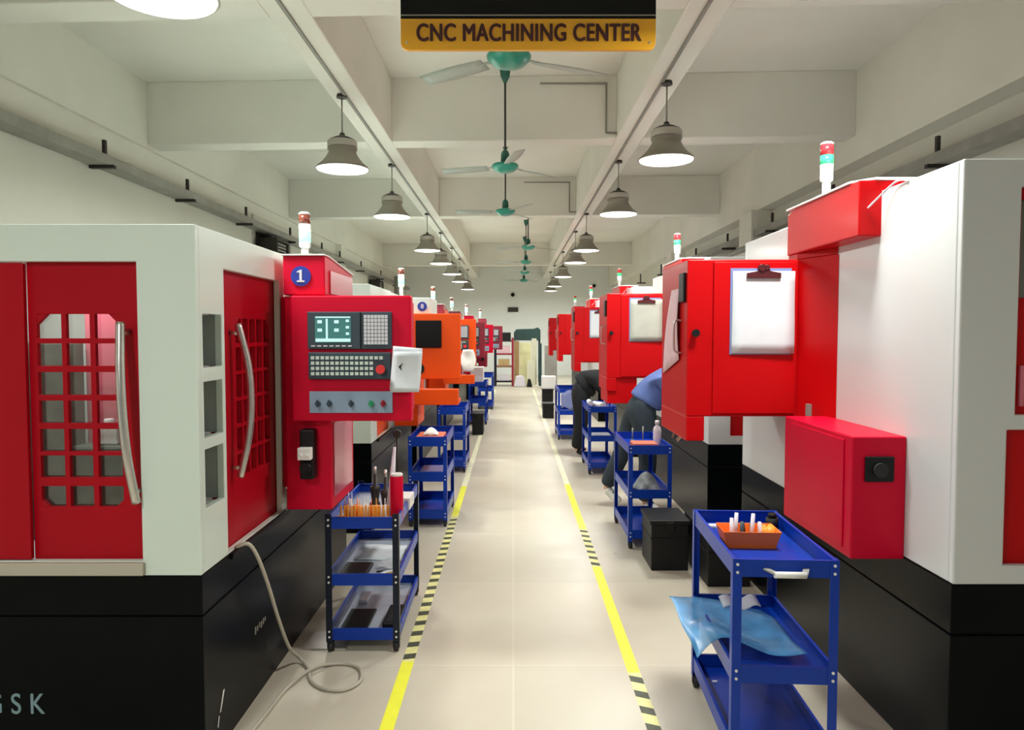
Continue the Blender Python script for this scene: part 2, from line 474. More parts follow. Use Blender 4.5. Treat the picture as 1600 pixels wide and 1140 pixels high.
# window openings high on the left wall
for k, (a, b, z0, z1) in enumerate(((12.0, 13.9, 2.75, 3.62), (21.4, 23.4, 2.75, 3.35))):
    w = MB()
    w.plate('x', XL-0.16, XL+0.03, a-0.05, b+0.05, z0-0.05, z1+0.05, [(a+0.04, (a+b)/2-0.02, z0+0.04, z1-0.04), ((a+b)/2+0.02, b-0.04, z0+0.04, z1-0.04)])
    o = struct(w, 'window_%d' % (k+1), 'steel')
    MB().box(XL-0.11, XL-0.10, a+0.04, b-0.04, z0+0.04, z1-0.04).build('pane', 'sign_black', o)
def exhaust(y, z, label):
    t = thing('exhaust_fan', label, 'fan', (XL+0.178, y, z), group='exhaust fans set in the left wall openings')
    MB(True).plate('x', -0.15, 0.15, -0.32, 0.32, 0, 0.5, [(-0.26, 0.26, 0.05, 0.45)]).build('housing', 'darkmetal', t, 0.01)
    g = MB(True)
    for i in range(7): g.box(0.10, 0.12, -0.26, 0.26, 0.07+i*0.055, 0.10+i*0.055)
    g.build('louvre', 'greymetal', t)
    MB(True).cyl((-0.02, 0, 0.25), (0.06, 0, 0.25), 0.07).build('motor', 'darkmetal', t)
exhaust(12.55, 2.82, 'dark square exhaust fan in the nearer left wall opening')
exhaust(21.9, 2.80, 'dark square exhaust fan in the farther left wall opening')

# cable trays with brackets on both walls
def tray(x, z, ys, y0, y1, label, s):
    t = thing('cable_tray', label, 'cable tray', (x, y0, z))
    MB().box(x-0.09, x+0.09, y0, y1, z-0.03, z-0.015).box(x-0.10, x-0.09, y0, y1, z-0.03, z+0.07).box(x+0.09, x+0.10, y0, y1, z-0.03, z+0.07).build('channel', 'greymetal', t)
    for y in ys:
        MB().box(min(x-0.09*s, x+0.16*s), max(x-0.09*s, x+0.16*s), y-0.025, y+0.025, z-0.065, z-0.031).box(x+0.06*s-0.015, x+0.06*s+0.015, y-0.02, y+0.02, z-0.031, z+0.22).build('bracket', 'darkmetal', t)
    return t
tray(XL+0.13, 3.43, [4.4, 7.35, 9.2, 11.2, 13.4, 15.6, 17.2, 19.6, 22.5, 25.6], Y0+0.1, 28.5, 'long grey cable tray on brackets along the left wall', 1)
tray(XR+0.04, 3.24, [3.2, 6.5, 8.6, 10.6, 12.8, 15.0, 18.5, 21.5], Y0+0.1, 16.2, 'grey cable tray on brackets along the right wall', -1)
tag(MB().tube([(XR-0.10, 9.6, 3.05), (XR-0.10, 14.0, 3.05), (XR-0.10, 16.0, 3.06)], 0.05, n=12, sub=2).box(XR-0.12, XR+0.239, 9.7, 9.74, 3.03, 3.07).box(XR-0.12, XR+0.239, 14.5, 14.54, 3.03, 3.07).build('air_pipe', 'greymetal'), 'thick grey air pipe along the right wall', 'pipe')

# conduits on beams and wires down to the coffers
tag(MB().box(-1.565, -1.54, Y0+0.1, 23, ZB-0.018, ZB-0.001).build('conduit', 'conduit'), 'thin cable conduit under the left ceiling beam', 'conduit')
tag(MB().box(1.29, 1.315, Y0+0.1, 23, ZB-0.018, ZB-0.001).build('conduit', 'conduit'), 'thin cable conduit under the right ceiling beam', 'conduit')
def drop(y, x0, label):
    tag(MB().box(x0, 1.05, y-0.012, y-0.002, 4.50, 4.52).box(1.04, 1.06, y-0.012, y-0.002, 3.96, 4.52).box(1.05, 1.17, y-0.012, y-0.002, 3.95, 3.97).build('fan_wire', 'conduit'), label, 'wire')
drop(8.22, 0.3, 'thin wire stepping down the first cross beam to the right beam')
drop(13.52, 0.2, 'thin wire stepping down the second cross beam to the right beam')

# ------------------------------------------------------------------ pendant lamps
def make_lamp():
    t = thing('pendant_lamp', 'x', 'lamp', (0, 0, 0), group='bell pendant lamps under the two ceiling beams')
    MB(True).cyl((0,0,0.655), (0,0,0.685), 0.05, 0.045).build('canopy', 'darkmetal', t)
    MB(True).cyl((0,0,0.30), (0,0,0.66), 0.007, n=8).build('rod', 'greymetal', t)
    MB(True).lathe([(0.02, 0.335), (0.03, 0.31), (0.07, 0.295), (0.12, 0.27), (0.128, 0.262)], n=28).build('cap', 'darkmetal', t)
    MB(True).lathe([(0.128, 0.262), (0.136, 0.255), (0.136, 0.205), (0.128, 0.20)], n=28).build('band', 'lamp_band', t)
    sh = MB(True).lathe([(0.128, 0.20), (0.136, 0.195), (0.136, 0.18), (0.122, 0.175), (0.128, 0.15), (0.15, 0.11), (0.19, 0.06), (0.235, 0.022), (0.247, 0.006), (0.242, 0.0), (0.236, 0.006)], n=40).build('lamp_shade', 'lamp_shell', t)
    MB(True).lathe([(0.236, 0.008), (0.232, -0.002), (0.16, -0.014), (0.08, -0.019), (0.0, -0.020)], n=40).build('diffuser', 'lamp_disc', t)
    ld = bpy.data.lights.new('lamp_light', 'AREA'); ld.shape = 'DISK'; ld.size = 0.44; ld.energy = LAMP_POWER; ld.color = (0.975, 1.0, 0.945)
    lo = bpy.data.objects.new('lamp_light', ld); COL.objects.link(lo); lo.parent = t; lo.location = (0, 0, -0.026)
    return t
lampL = [-3.4, 0.0, 3.3, 6.73, 9.46, 13.3, 15.8, 18.6, 21.3, 25.0]  # farthest left lamp is added to brighten the far end of the hall
lampR = [3.1, 6.38, 9.26, 13.3, 15.6, 19.5, 23.4, 25.9]
ordn = ['nearest', 'second', 'third', 'fourth', 'fifth', 'sixth', 'seventh', 'eighth', 'ninth']
lamp0 = make_lamp()
first = True
for side, ys, x in (('left', lampL, -1.585), ('right', lampR, 1.345)):
    vis = 0
    for y in ys:
        if y < 3.2: lab = 'grey bell pendant lamp under the %s ceiling beam, %s' % (side, 'well behind the camera' if y < -2 else 'just above the camera' if y < 2 else 'cut off above the top edge')
        else:
            lab = '%s grey bell pendant lamp along the %s ceiling beam' % (ordn[vis], side); vis += 1
        if y == 3.3: lab = 'bright pendant lamp cut off by the top edge at upper left'; vis = 0
        t = lamp0 if first else clone(lamp0, (0,0,0), lab)
        first = False
        t['label'] = lab
        t.location = (x, y, 3.215)

# ------------------------------------------------------------------ ceiling fans
def make_fan():
    t = thing('ceiling_fan', 'x', 'fan', (0,0,0), group='green ceiling fans down the middle of the hall')
    MB(True).lathe([(0.0, 0.0), (0.06, 0.002), (0.11, 0.02), (0.145, 0.055), (0.15, 0.075), (0.14, 0.09), (0.06, 0.11), (0.035, 0.12)], n=32).build('motor', 'fan', t)
    MB(True).lathe([(0.035, 0.115), (0.05, 0.13), (0.045, 0.21), (0.03, 0.24), (0.012, 0.25)], n=20).build('rod_cover', 'fan_dark', t)
    MB(True).cyl((0,0,0.24), (0,0,1.10), 0.012, n=10).build('rod', 'darkmetal', t)
    MB(True).lathe([(0.015, 0.98), (0.05, 1.05), (0.06, 1.12), (0.06, 1.139)], n=20).build('canopy', 'fan_dark', t)
    for k in range(3):
        a = R(25 + 120*k)
        d = Vector((math.cos(a), math.sin(a), 0)); n = Vector((-math.sin(a), math.cos(a), 0))
        mb = MB(True)
        def f(u, v, d=d, n=n):
            r = 0.20 + 0.55*u
            w = 0.055 + 0.018*math.sin(u*math.pi)
            return d*r + n*((v-0.5)*2*w) + Vector((0, 0, 0.062 + 0.028*(v-0.5)))
        mb.sheet(8, 3, f, 0.004)
        mb.bar(d*0.12 + Vector((0,0,0.07)), d*0.26 + Vector((0,0,0.064)), 0.03, 0.008)
        mb.build('blade', 'blade', t)
    return t
fan0 = make_fan()
for i, (x, y, lab) in enumerate(((-0.03, 4.9, 'nearest green ceiling fan just below the hanging sign'), (-0.09, 8.06, 'second green ceiling fan beyond the one under the sign'),
        (-0.12, 11.0, 'third green ceiling fan down the hall'), (0.32, 15.5, 'fourth ceiling fan, slightly to the right of the nearer three'),
        (0.33, 18.7, 'fifth small ceiling fan far down the hall'), (0.35, 21.9, 'sixth small ceiling fan far down the hall'), (0.37, 25.2, 'farthest tiny ceiling fan near the end wall'))):
    t = fan0 if i == 0 else clone(fan0, (0,0,0), lab)
    t['label'] = lab
    t.location = (x, y, 3.48)
    t.rotation_euler = (0, 0, R(0 if i == 0 else (i*17) % 40))

# ------------------------------------------------------------------ hanging sign
SY = 3.6
sg = thing('hanging_sign', 'black and gold CNC MACHINING CENTER sign hanging from the ceiling', 'sign', (0.07, SY, 3.11))
sx0, sx1, sz0 = -0.553, 0.700, 3.090
def rr(x0, x1, z0, z1, r, corners):
    pts = []
    for (cx, cz, a0, on) in ((x1-r, z0+r, -90, corners[0]), (x1-r, z1-r, 0, corners[1]), (x0+r, z1-r, 90, corners[2]), (x0+r, z0+r, 180, corners[3])):
        if on:
            for k in range(7): pts.append((cx + r*math.cos(R(a0 + 15*k)), cz + r*math.sin(R(a0 + 15*k))))
        else:
            pts.append((cx + r*math.sqrt(2)*math.cos(R(a0+45)), cz + r*math.sqrt(2)*math.sin(R(a0+45))))
    return pts
MB().prism(rr(sx0, sx1, sz0, sz0+0.150, 0.035, (1,0,0,1)), SY-0.012, SY+0.012, 'y').build('gold_band', 'sign_yellow', sg, 0.002)
MB().prism(rr(sx0, sx1, sz0+0.150, sz0+0.55, 0.035, (0,1,1,0)), SY-0.012, SY+0.012, 'y').build('black_panel', 'sign_black', sg, 0.002)
MB().box(sx0+0.002, sx1-0.002, SY-0.016, SY-0.0125, sz0+0.163, sz0+0.168).build('line', 'sign_line', sg)
text_mesh('lettering', 'CNC MACHINING CENTER', 0.118, 'sign_text', sg, (0.075, SY-0.0145, sz0+0.078), space=1.06, bold=0.0034, sx=0.735)
for x in (sx0+0.12, sx1-0.12):
    MB().cyl((x, SY, sz0+0.545), (x, SY, ZS-0.001), 0.006, n=8).build('hanger', 'darkmetal', sg)
for x in (sx0+0.03, sx1-0.03):
    MB().cyl((x, SY-0.016, sz0+0.035), (x, SY-0.012, sz0+0.035), 0.006, n=12).build('screw', 'steel', sg)

# ------------------------------------------------------------------ signal tower (part of a machine)
def signal(parent, x, y, z, s=1.0, top='lens_red', mid='lens_green2', low='lens_white'):
    r = 0.034*s
    b = MB().cyl((x,y,z-0.01), (x,y,z+0.10*s), 0.022*s).lathe([(0.024*s, z+0.09*s), (0.034*s, z+0.10*s), (0.034*s, z+0.125*s)], (x,y,0), 20).build('signal_light', 'white_p', parent)
    MB().cyl((x,y,z+0.125*s), (x,y,z+0.185*s), r).build('lower_lens', low, b)
    MB().cyl((x,y,z+0.187*s), (x,y,z+0.235*s), r*1.02).build('middle_lens', mid, b)
    MB().cyl((x,y,z+0.237*s), (x,y,z+0.292*s), r).build('top_lens', top, b)
    MB().lathe([(r*1.05, z+0.292*s), (r*1.05, z+0.300*s), (r*0.7, z+0.308*s)], (x,y,0), 20).build('cap', 'white_p', b)
    return b

def lattice(axis, c0, c1, u0, u1, z0, z1, cols, rows, m, name, parent, chamfer=0.028):
    """door leaf with a grid of window openings"""
    holes = [(a, b, c, d) for a, b in cols for c, d in rows]
    mb = MB().plate(axis, c0, c1, u0, u1, z0, z1, holes)
    P = lambda tri: mb.prism(tri, c0+0.0005, c1-0.0005, axis)
    zt = max(r[1] for r in rows); zb = min(r[0] for r in rows); ul = cols[0][0]; ur = cols[-1][1]
    P([(ul, zt), (ul, zt-chamfer*1.5), (ul+chamfer*1.5, zt)]); P([(ur, zt), (ur-chamfer*1.5, zt), (ur, zt-chamfer*1.5)])
    P([(ul, zb), (ul+chamfer, zb), (ul, zb+chamfer)]); P([(ur, zb), (ur, zb+chamfer), (ur-chamfer, zb)])
    return mb.build(name, m, parent, 0.002)

# ------------------------------------------------------------------ left row machine
LROWS = [(1.680,1.773), (1.574,1.660), (1.462,1.550), (1.353,1.440), (1.243,1.330), (1.142,1.227), (1.028,1.108)]
def make_left():
    X, Y = -1.20, 2.72
    t = thing('machining_center', 'x', 'machine', (X, Y, 0), group='left row of machining centres')
    MB().box(-3.0, X+0.0, Y+0.004, 5.10, 0.0, 0.605).box(-3.0, X-0.004, Y+0.01, 5.095, 0.605, 0.612).box(-3.0, X, Y+0.004, 5.10, 0.612, 0.766).build('base', 'black', t, 0.004)
    b = MB()
    b.plate('y', Y, Y+0.03, -3.0, X, 0.768, 2.11, [(-2.55, -1.425, 0.825, 1.97)])
    sl = [(2.775, 2.955, 1.565, 1.775), (2.775, 2.955, 1.290, 1.51), (2.775, 2.955, 1.015, 1.245)]
    b.plate('x', X-0.03, X-0.0005, Y+0.0305, 3.76, 0.768, 2.11, sl + [(2.985, 3.69, 0.775, 1.965)])
    b.box(-3.0, X-0.0305, Y+0.031, 5.1, 2.08, 2.1095)
    b.box(-3.0, -2.97, Y+0.031, 5.1, 0.77, 2.079)
    b.box(-2.96, -1.35, 5.06, 5.10, 0.77, 2.079)
    b.box(-1.38, -1.35, 3.77, 5.059, 0.77, 2.079)
    b.box(-1.349, X-0.031, 3.73, 3.759, 0.77, 2.079)
    b.build('body', 'white', t, 0.004)
    MB().box(-2.55, -1.415, Y-0.02, Y-0.0005, 0.772, 0.822).build('drip_tray', 'hose', t, 0.004)
    # pockets behind the three side slots
    for k, (a, c, z0, z1) in enumerate(sl):
        MB().box(X-0.165, X-0.16, a-0.006, c+0.006, z0-0.006, z1+0.006).box(X-0.16, X-0.0305, a-0.012, a-0.006, z0, z1).box(X-0.16, X-0.0305, c+0.006, c+0.012, z0, z1).box(X-0.16, X-0.0305, a-0.006, c+0.006, z0-0.012, z0-0.006).box(X-0.16, X-0.0305, a-0.006, c+0.006, z1+0.006, z1+0.012).build('pocket', 'slot', t)
    # front doors
    cols = [(-1.827,-1.734), (-1.715,-1.625), (-1.604,-1.510)]
    d = lattice('y', Y+0.032, Y+0.052, -1.86, -1.415, 0.80, 1.99, cols, LROWS, 'red', 'door', t)
    for (a, c) in cols:
        MB().box(a-0.006, c+0.006, Y+0.0525, Y+0.056, 1.01, 1.785).build('pane', 'glass', d)
    h = MB().tube([(-1.478, Y-0.020, 1.74), (-1.466, Y-0.050, 1.56), (-1.457, Y-0.058, 1.39), (-1.446, Y-0.050, 1.22), (-1.434, Y-0.020, 1.055)], 0.0165, n=16, sub=8).cyl((-1.474, Y-0.025, 1.70), (-1.474, Y+0.034, 1.70), 0.009).cyl((-1.437, Y-0.025, 1.095), (-1.437, Y+0.034, 1.095), 0.009).build('handle', 'steel', d)
    d2 = MB().plate('y', Y+0.006, Y+0.026, -2.545, -1.857, 0.828, 1.965, [(-2.40, -2.05, 1.03, 1.77)]).build('door', 'red', t, 0.003)
    MB().box(-2.40, -2.05, Y+0.014, Y+0.018, 1.03, 1.77).build('pane', 'glass', d2)
    # machine interior
    MB().box(-2.95, -1.40, 3.42, 3.44, 0.78, 2.07).box(-2.95, -1.40, Y+0.10, 3.419, 0.78, 0.80).box(-2.95, -1.40, Y+0.10, 3.419, 2.06, 2.075).build('interior_lining', 'inside', t)
    MB().box(-2.75, -1.885, 3.08, 3.15, 0.80, 1.662).box(-2.60, -2.20, 3.0, 3.08, 0.80, 1.10).box(-1.88, -1.6, 3.02, 3.15, 0.80, 1.22).build('machining_table', 'insided', t, 0.01)
    MB().box(-1.89, -1.68, 3.16, 3.415, 0.82, 2.05).build('pink_reflection_block', 'pink', t, 0.01)  # pink block added for the red reflection in the door glass
    MB().box(-1.80, -1.70, 3.06, 3.12, 1.222, 1.30).cyl((-1.75, 3.09, 1.30), (-1.75, 3.09, 1.33), 0.02).build('vice', 'white_p', t, 0.005)
    ld = bpy.data.lights.new('interior_fill_light', 'AREA'); ld.shape = 'RECTANGLE'; ld.size = 0.5; ld.size_y = 0.05; ld.energy = 7; ld.color = (0.93, 1.0, 0.97)  # unseen fill light added to brighten the machine interior
    lo = bpy.data.objects.new('interior_fill_light', ld); COL.objects.link(lo); lo.parent = t
    lo.location = Vector((-1.9, 2.95, 2.04)) - t.location
    # side door
    sc_ = [(3.19, 3.255), (3.275, 3.34), (3.36, 3.43), (3.45, 3.525), (3.545, 3.62)]
    d = lattice('x', X-0.058, X-0.034, 2.965, 3.71, 0.77, 1.985, sc_, [(1.655,1.765),(1.53,1.635),(1.41,1.515),(1.29,1.395),(1.17,1.275),(1.05,1.155)], 'red', 'door', t)
    MB().box(X-0.064, X-0.0585, 3.17, 3.64, 1.04, 1.775).build('pane', 'glassd', d)
    MB().tube([(X+0.002, 3.12, 1.74), (X+0.040, 3.13, 1.57), (X+0.050, 3.135, 1.41), (X+0.040, 3.13, 1.25), (X+0.002, 3.12, 1.07)], 0.0155, n=16, sub=8).cyl((X+0.008, 3.12, 1.70), (X-0.036, 3.12, 1.70), 0.009).cyl((X+0.008, 3.12, 1.11), (X-0.036, 3.12, 1.11), 0.009).build('handle', 'steel', d)
    MB().prism([(-1.20, 0.74), (-1.188, 0.74), (-1.182, 0.77), (-1.20, 0.77)], 3.00, 3.76, 'y').build('sill', 'blackm', t, 0.003)
    # marks on the base
    text_mesh('lettering', 'GSK', 0.115, 'logo', t, (-1.935, Y+0.0032, 0.258), extrude=0.0012, space=1.65, sx=0.80, bold=0.0008)
    # control column
    MB().box(-1.155, -0.925, 3.62, 4.12, 0.80, 1.885).box(-1.199, -1.15, 3.70, 4.1, 0.90, 1.885).build('control_column', 'crimson', t, 0.006)
    MB().box(-0.9245, -0.918, 3.66, 4.06, 0.86, 1.24).build('lit_side_plate', 'pink', t, 0.002)  # pinkish light on the column side, put in as a coloured plate
    cb = MB().prism([(3.61, 1.89), (4.22, 1.89), (4.22, 2.035), (3.68, 2.085), (3.61, 2.085)], -1.155, -0.945, 'x').build('top_box', 'crimson', t, 0.006)
    MB().prism([(3.60, 2.0865), (3.60, 2.094), (3.69, 2.094), (4.235, 2.045), (4.235, 2.033), (4.22, 2.0365), (3.68, 2.0865)], -1.16, -0.94, 'x').build('lid', 'white_p', cb, 0.002)
    MB().box(-0.9445, -0.938, 3.70, 4.20, 1.90, 2.02).build('lit_side_panel', 'pink', cb, 0.002)  # lit side of the top box, painted pink
    bd = MB().cyl((-1.064, 3.609, 1.985), (-1.064, 3.604, 1.985), 0.050, n=36).build('badge', 'badge', cb)
    nx, nz = -1.064, 1.985
    MB().prism([(nx-0.019, nz-0.030), (nx+0.019, nz-0.030), (nx+0.019, nz-0.023), (nx+0.006, nz-0.021), (nx+0.006, nz+0.031), (nx-0.002, nz+0.031), (nx-0.019, nz+0.022), (nx-0.019, nz+0.017), (nx-0.006, nz+0.019), (nx-0.006, nz-0.021), (nx-0.019, nz-0.023)], 3.601, 3.6038, 'y').build('numeral', 'paper', bd)
    signal(t, -1.115, 3.86, 2.073, 0.88, 'lens_dark', 'lens_white', 'lens_green')
    # control panel, seen face on from the aisle
    cp = MB().box(-1.10, -0.505, 3.55, 3.615, 1.262, 1.885).box(-0.90, -0.52, 3.6155, 3.76, 1.30, 1.86).build('control_panel', 'crimson', t, 0.008)
    y = 3.549
    def u(px): return (px-802)/315.5
    def w(py): return 1.7 + (520-py)/315.5
    s1 = MB().box(u(482), u(613), y-0.016, y, w(545), w(487)).build('display_unit', 'navy', cp, 0.004)
    MB().box(u(494), u(550), y-0.0175, y-0.0162, w(535), w(494)).build('screen', 'screen', s1)
    si = MB()
    si.box(u(495), u(549), y-0.019, y-0.0176, w(496.5), w(494.5)).box(u(495), u(549), y-0.019, y-0.0176, w(533.5), w(528.5)).box(u(511), u(514), y-0.019, y-0.0176, w(528.5), w(498))
    for cx in (502, 528): 
        for cy in (502, 515): si.box(u(cx-4), u(cx+3), y-0.019, y-0.0176, w(cy+3), w(cy-2))
    for cy in (501, 511, 521): si.box(u(542), u(547), y-0.019, y-0.0176, w(cy+2), w(cy-2))
    si.build('readout', 'screen_lit', s1)
    sk = MB()
    for i in range(7): sk.box(u(488+i*9.5), u(494+i*9.5), y-0.019, y-0.016, w(541), w(539))
    sk.build('soft_keys', 'key', s1)
    MB().box(u(564), u(566), y-0.018, y-0.016, w(544), w(488)).build('seam', 'sign_black', s1)
    kp = MB()
    for i in range(7):
        for j in range(8):
            kp.box(u(570+i*5.4), u(574.6+i*5.4), y-0.020, y-0.016, w(497+j*5.8), w(492+j*5.8))
    kp.build('keypad', 'key', s1)
    s2 = MB().box(u(483), u(612), y-0.020, y, w(592), w(550)).build('operator_unit', 'navy', cp, 0.005)
    kb = MB()
    for i in range(15):
        for j in range(4):
            if i > 12 and j > 0: continue
            kb.box(u(487.5+i*7.6), u(492.8+i*7.6), y-0.024, y-0.020, w(561+j*8.2), w(556+j*8.2))
    kb.build('keypad', 'keyg', s2)
    MB().cyl((u(597), y-0.020, w(576)), (u(597), y-0.045, w(576)), 0.017).cyl((u(597), y-0.045, w(576)), (u(597), y-0.055, w(576)), 0.022).build('stop_button', 'redk', s2)
    s3 = MB().box(u(483), u(613), y-0.006, y, w(645), w(611)).build('switch_plate', 'strip', cp, 0.002)
    for px, mm in ((497, 'navy'), (515, 'navy'), (549, 'navy'), (580, 'greenk'), (599, 'maroon')):
        MB().cyl((u(px), y-0.006, w(630)), (u(px), y-0.022, w(630)), 0.013).box(u(px-1.2), u(px+1.2), y-0.032, y-0.022, w(635), w(624)).build('switch', mm, s3)
    # hand wheel in its holder
    hw = MB().box(-1.065, -0.995, 3.545, 3.6195, 0.97, 1.22).build('wheel_holder', 'blackm', t, 0.008)
    MB().box(-1.062, -0.998, 3.50, 3.545, 1.075, 1.135).cyl((-1.045, 3.50, 1.10), (-1.045, 3.494, 1.10), 0.009).cyl((-1.015, 3.50, 1.10), (-1.015, 3.494, 1.10), 0.009).build('hand_wheel_box', ['white_p'], hw, 0.006)
    MB().cyl((-1.03, 3.545, 1.03), (-1.03, 3.515, 1.03), 0.028).cyl((-1.03, 3.515, 1.03), (-1.03, 3.505, 1.03), 0.013).build('hand_wheel', 'blackm', hw)
    return t
L1 = make_left()
MB().prism([(2.865, 0.15), (2.875, 0.15), (2.915, 0.225), (2.90, 0.225)], -1.1995, -1.1985, 'x').prism([(2.84, 0.10), (2.848, 0.10), (2.86, 0.14), (2.852, 0.14)], -1.1995, -1.1985, 'x').build('paint_mark', 'white_p', L1)
mk = MB()
for k in range(6): mk.box(-1.1995, -1.1985, 3.27+0.026*k, 3.283+0.026*k, 0.30+0.006*(k%3), 0.335-0.004*(k%2))
mk.build('stencil_mark', 'greymetal', L1)
L1['label'] = 'near left white and red machining centre with the number 1 badge'
# a second design of machine further down the left row: orange control panel
def paint(m, swap): return {M[a].name: M[b] for a, b in swap.items()}
ORG = {M['crimson'].name: M['orange'], M['pink'].name: M['orange'], M['red'].name: M['orange']}
L2 = clone(L1, (-1.20, 6.02, 0), 'machining centre with orange control panel and dark screen, behind the near left one', swap={**ORG, M['screen'].name: M['sign_black']}, skip=('paint_mark', 'stencil_mark', 'lit_side_plate', 'lettering', 'wheel_holder', 'display_unit', 'operator_unit', 'badge', 'switch_plate', 'top_box'))
def part_on(root, mb, name, m, bevel=0.0): return mb.build(name, m, root, bevel)
tb2 = part_on(L2, MB().box(-1.155, -0.80, 6.91, 7.55, 1.885, 2.04), 'top_box', 'white', 0.006)
b2 = MB().cyl((-0.875, 6.909, 1.955), (-0.875, 6.903, 1.955), 0.045, n=30).build('badge', 'badge', tb2)
text_mesh('numeral', '8', 0.06, 'paper', b2, (-0.875, 6.9025, 1.955), extrude=0.001, offset=0.001)
part_on(L2, MB().box(-0.94, -0.52, 6.75, 6.849, 1.02, 1.17).box(-0.94, -0.52, 6.849, 7.10, 1.02, 1.06), 'tool_shelf', 'orange', 0.006)
part_on(L2, MB().box(-0.93, -0.685, 6.828, 6.8485, 1.56, 1.82), 'monitor', 'sign_black', 0.006)
part_on(L2, MB().cyl((-0.905, 6.849, 1.36), (-0.905, 6.825, 1.36), 0.055, n=28), 'speaker_port', 'blackm')
L3 = clone(L1, (-1.20, 8.85, 0), 'farther orange machining centre with a white glove on its panel', swap=ORG, skip=('lit_side_plate', 'lettering', 'badge', 'wheel_holder', 'paint_mark', 'stencil_mark'))
for o_ in kids(L3):
    if o_.name.startswith('top_box'):
        o_.data = o_.data.copy(); o_.data.materials[0] = M['maroon']
part_on(L3, MB().box(-0.94, -0.52, 9.58, 9.679, 1.02, 1.14), 'tool_shelf', 'orange', 0.006)
L4 = clone(L1, (-1.20, 11.9, 0), 'fourth machining centre of the left row, dark red, half hidden', swap={M['crimson'].name: M['maroon']}, skip=('lettering', 'badge', 'paint_mark', 'stencil_mark'))
L5 = clone(L1, (-1.14, 15.0, 0), 'fifth machining centre of the left row, with red control panel', skip=('lettering', 'badge', 'paint_mark', 'stencil_mark'))
L6 = clone(L1, (-0.98, 18.2, 0), 'sixth machining centre of the left row, last before the racks', swap={M['crimson'].name: M['maroon']}, skip=('lettering', 'badge', 'paint_mark', 'stencil_mark'))

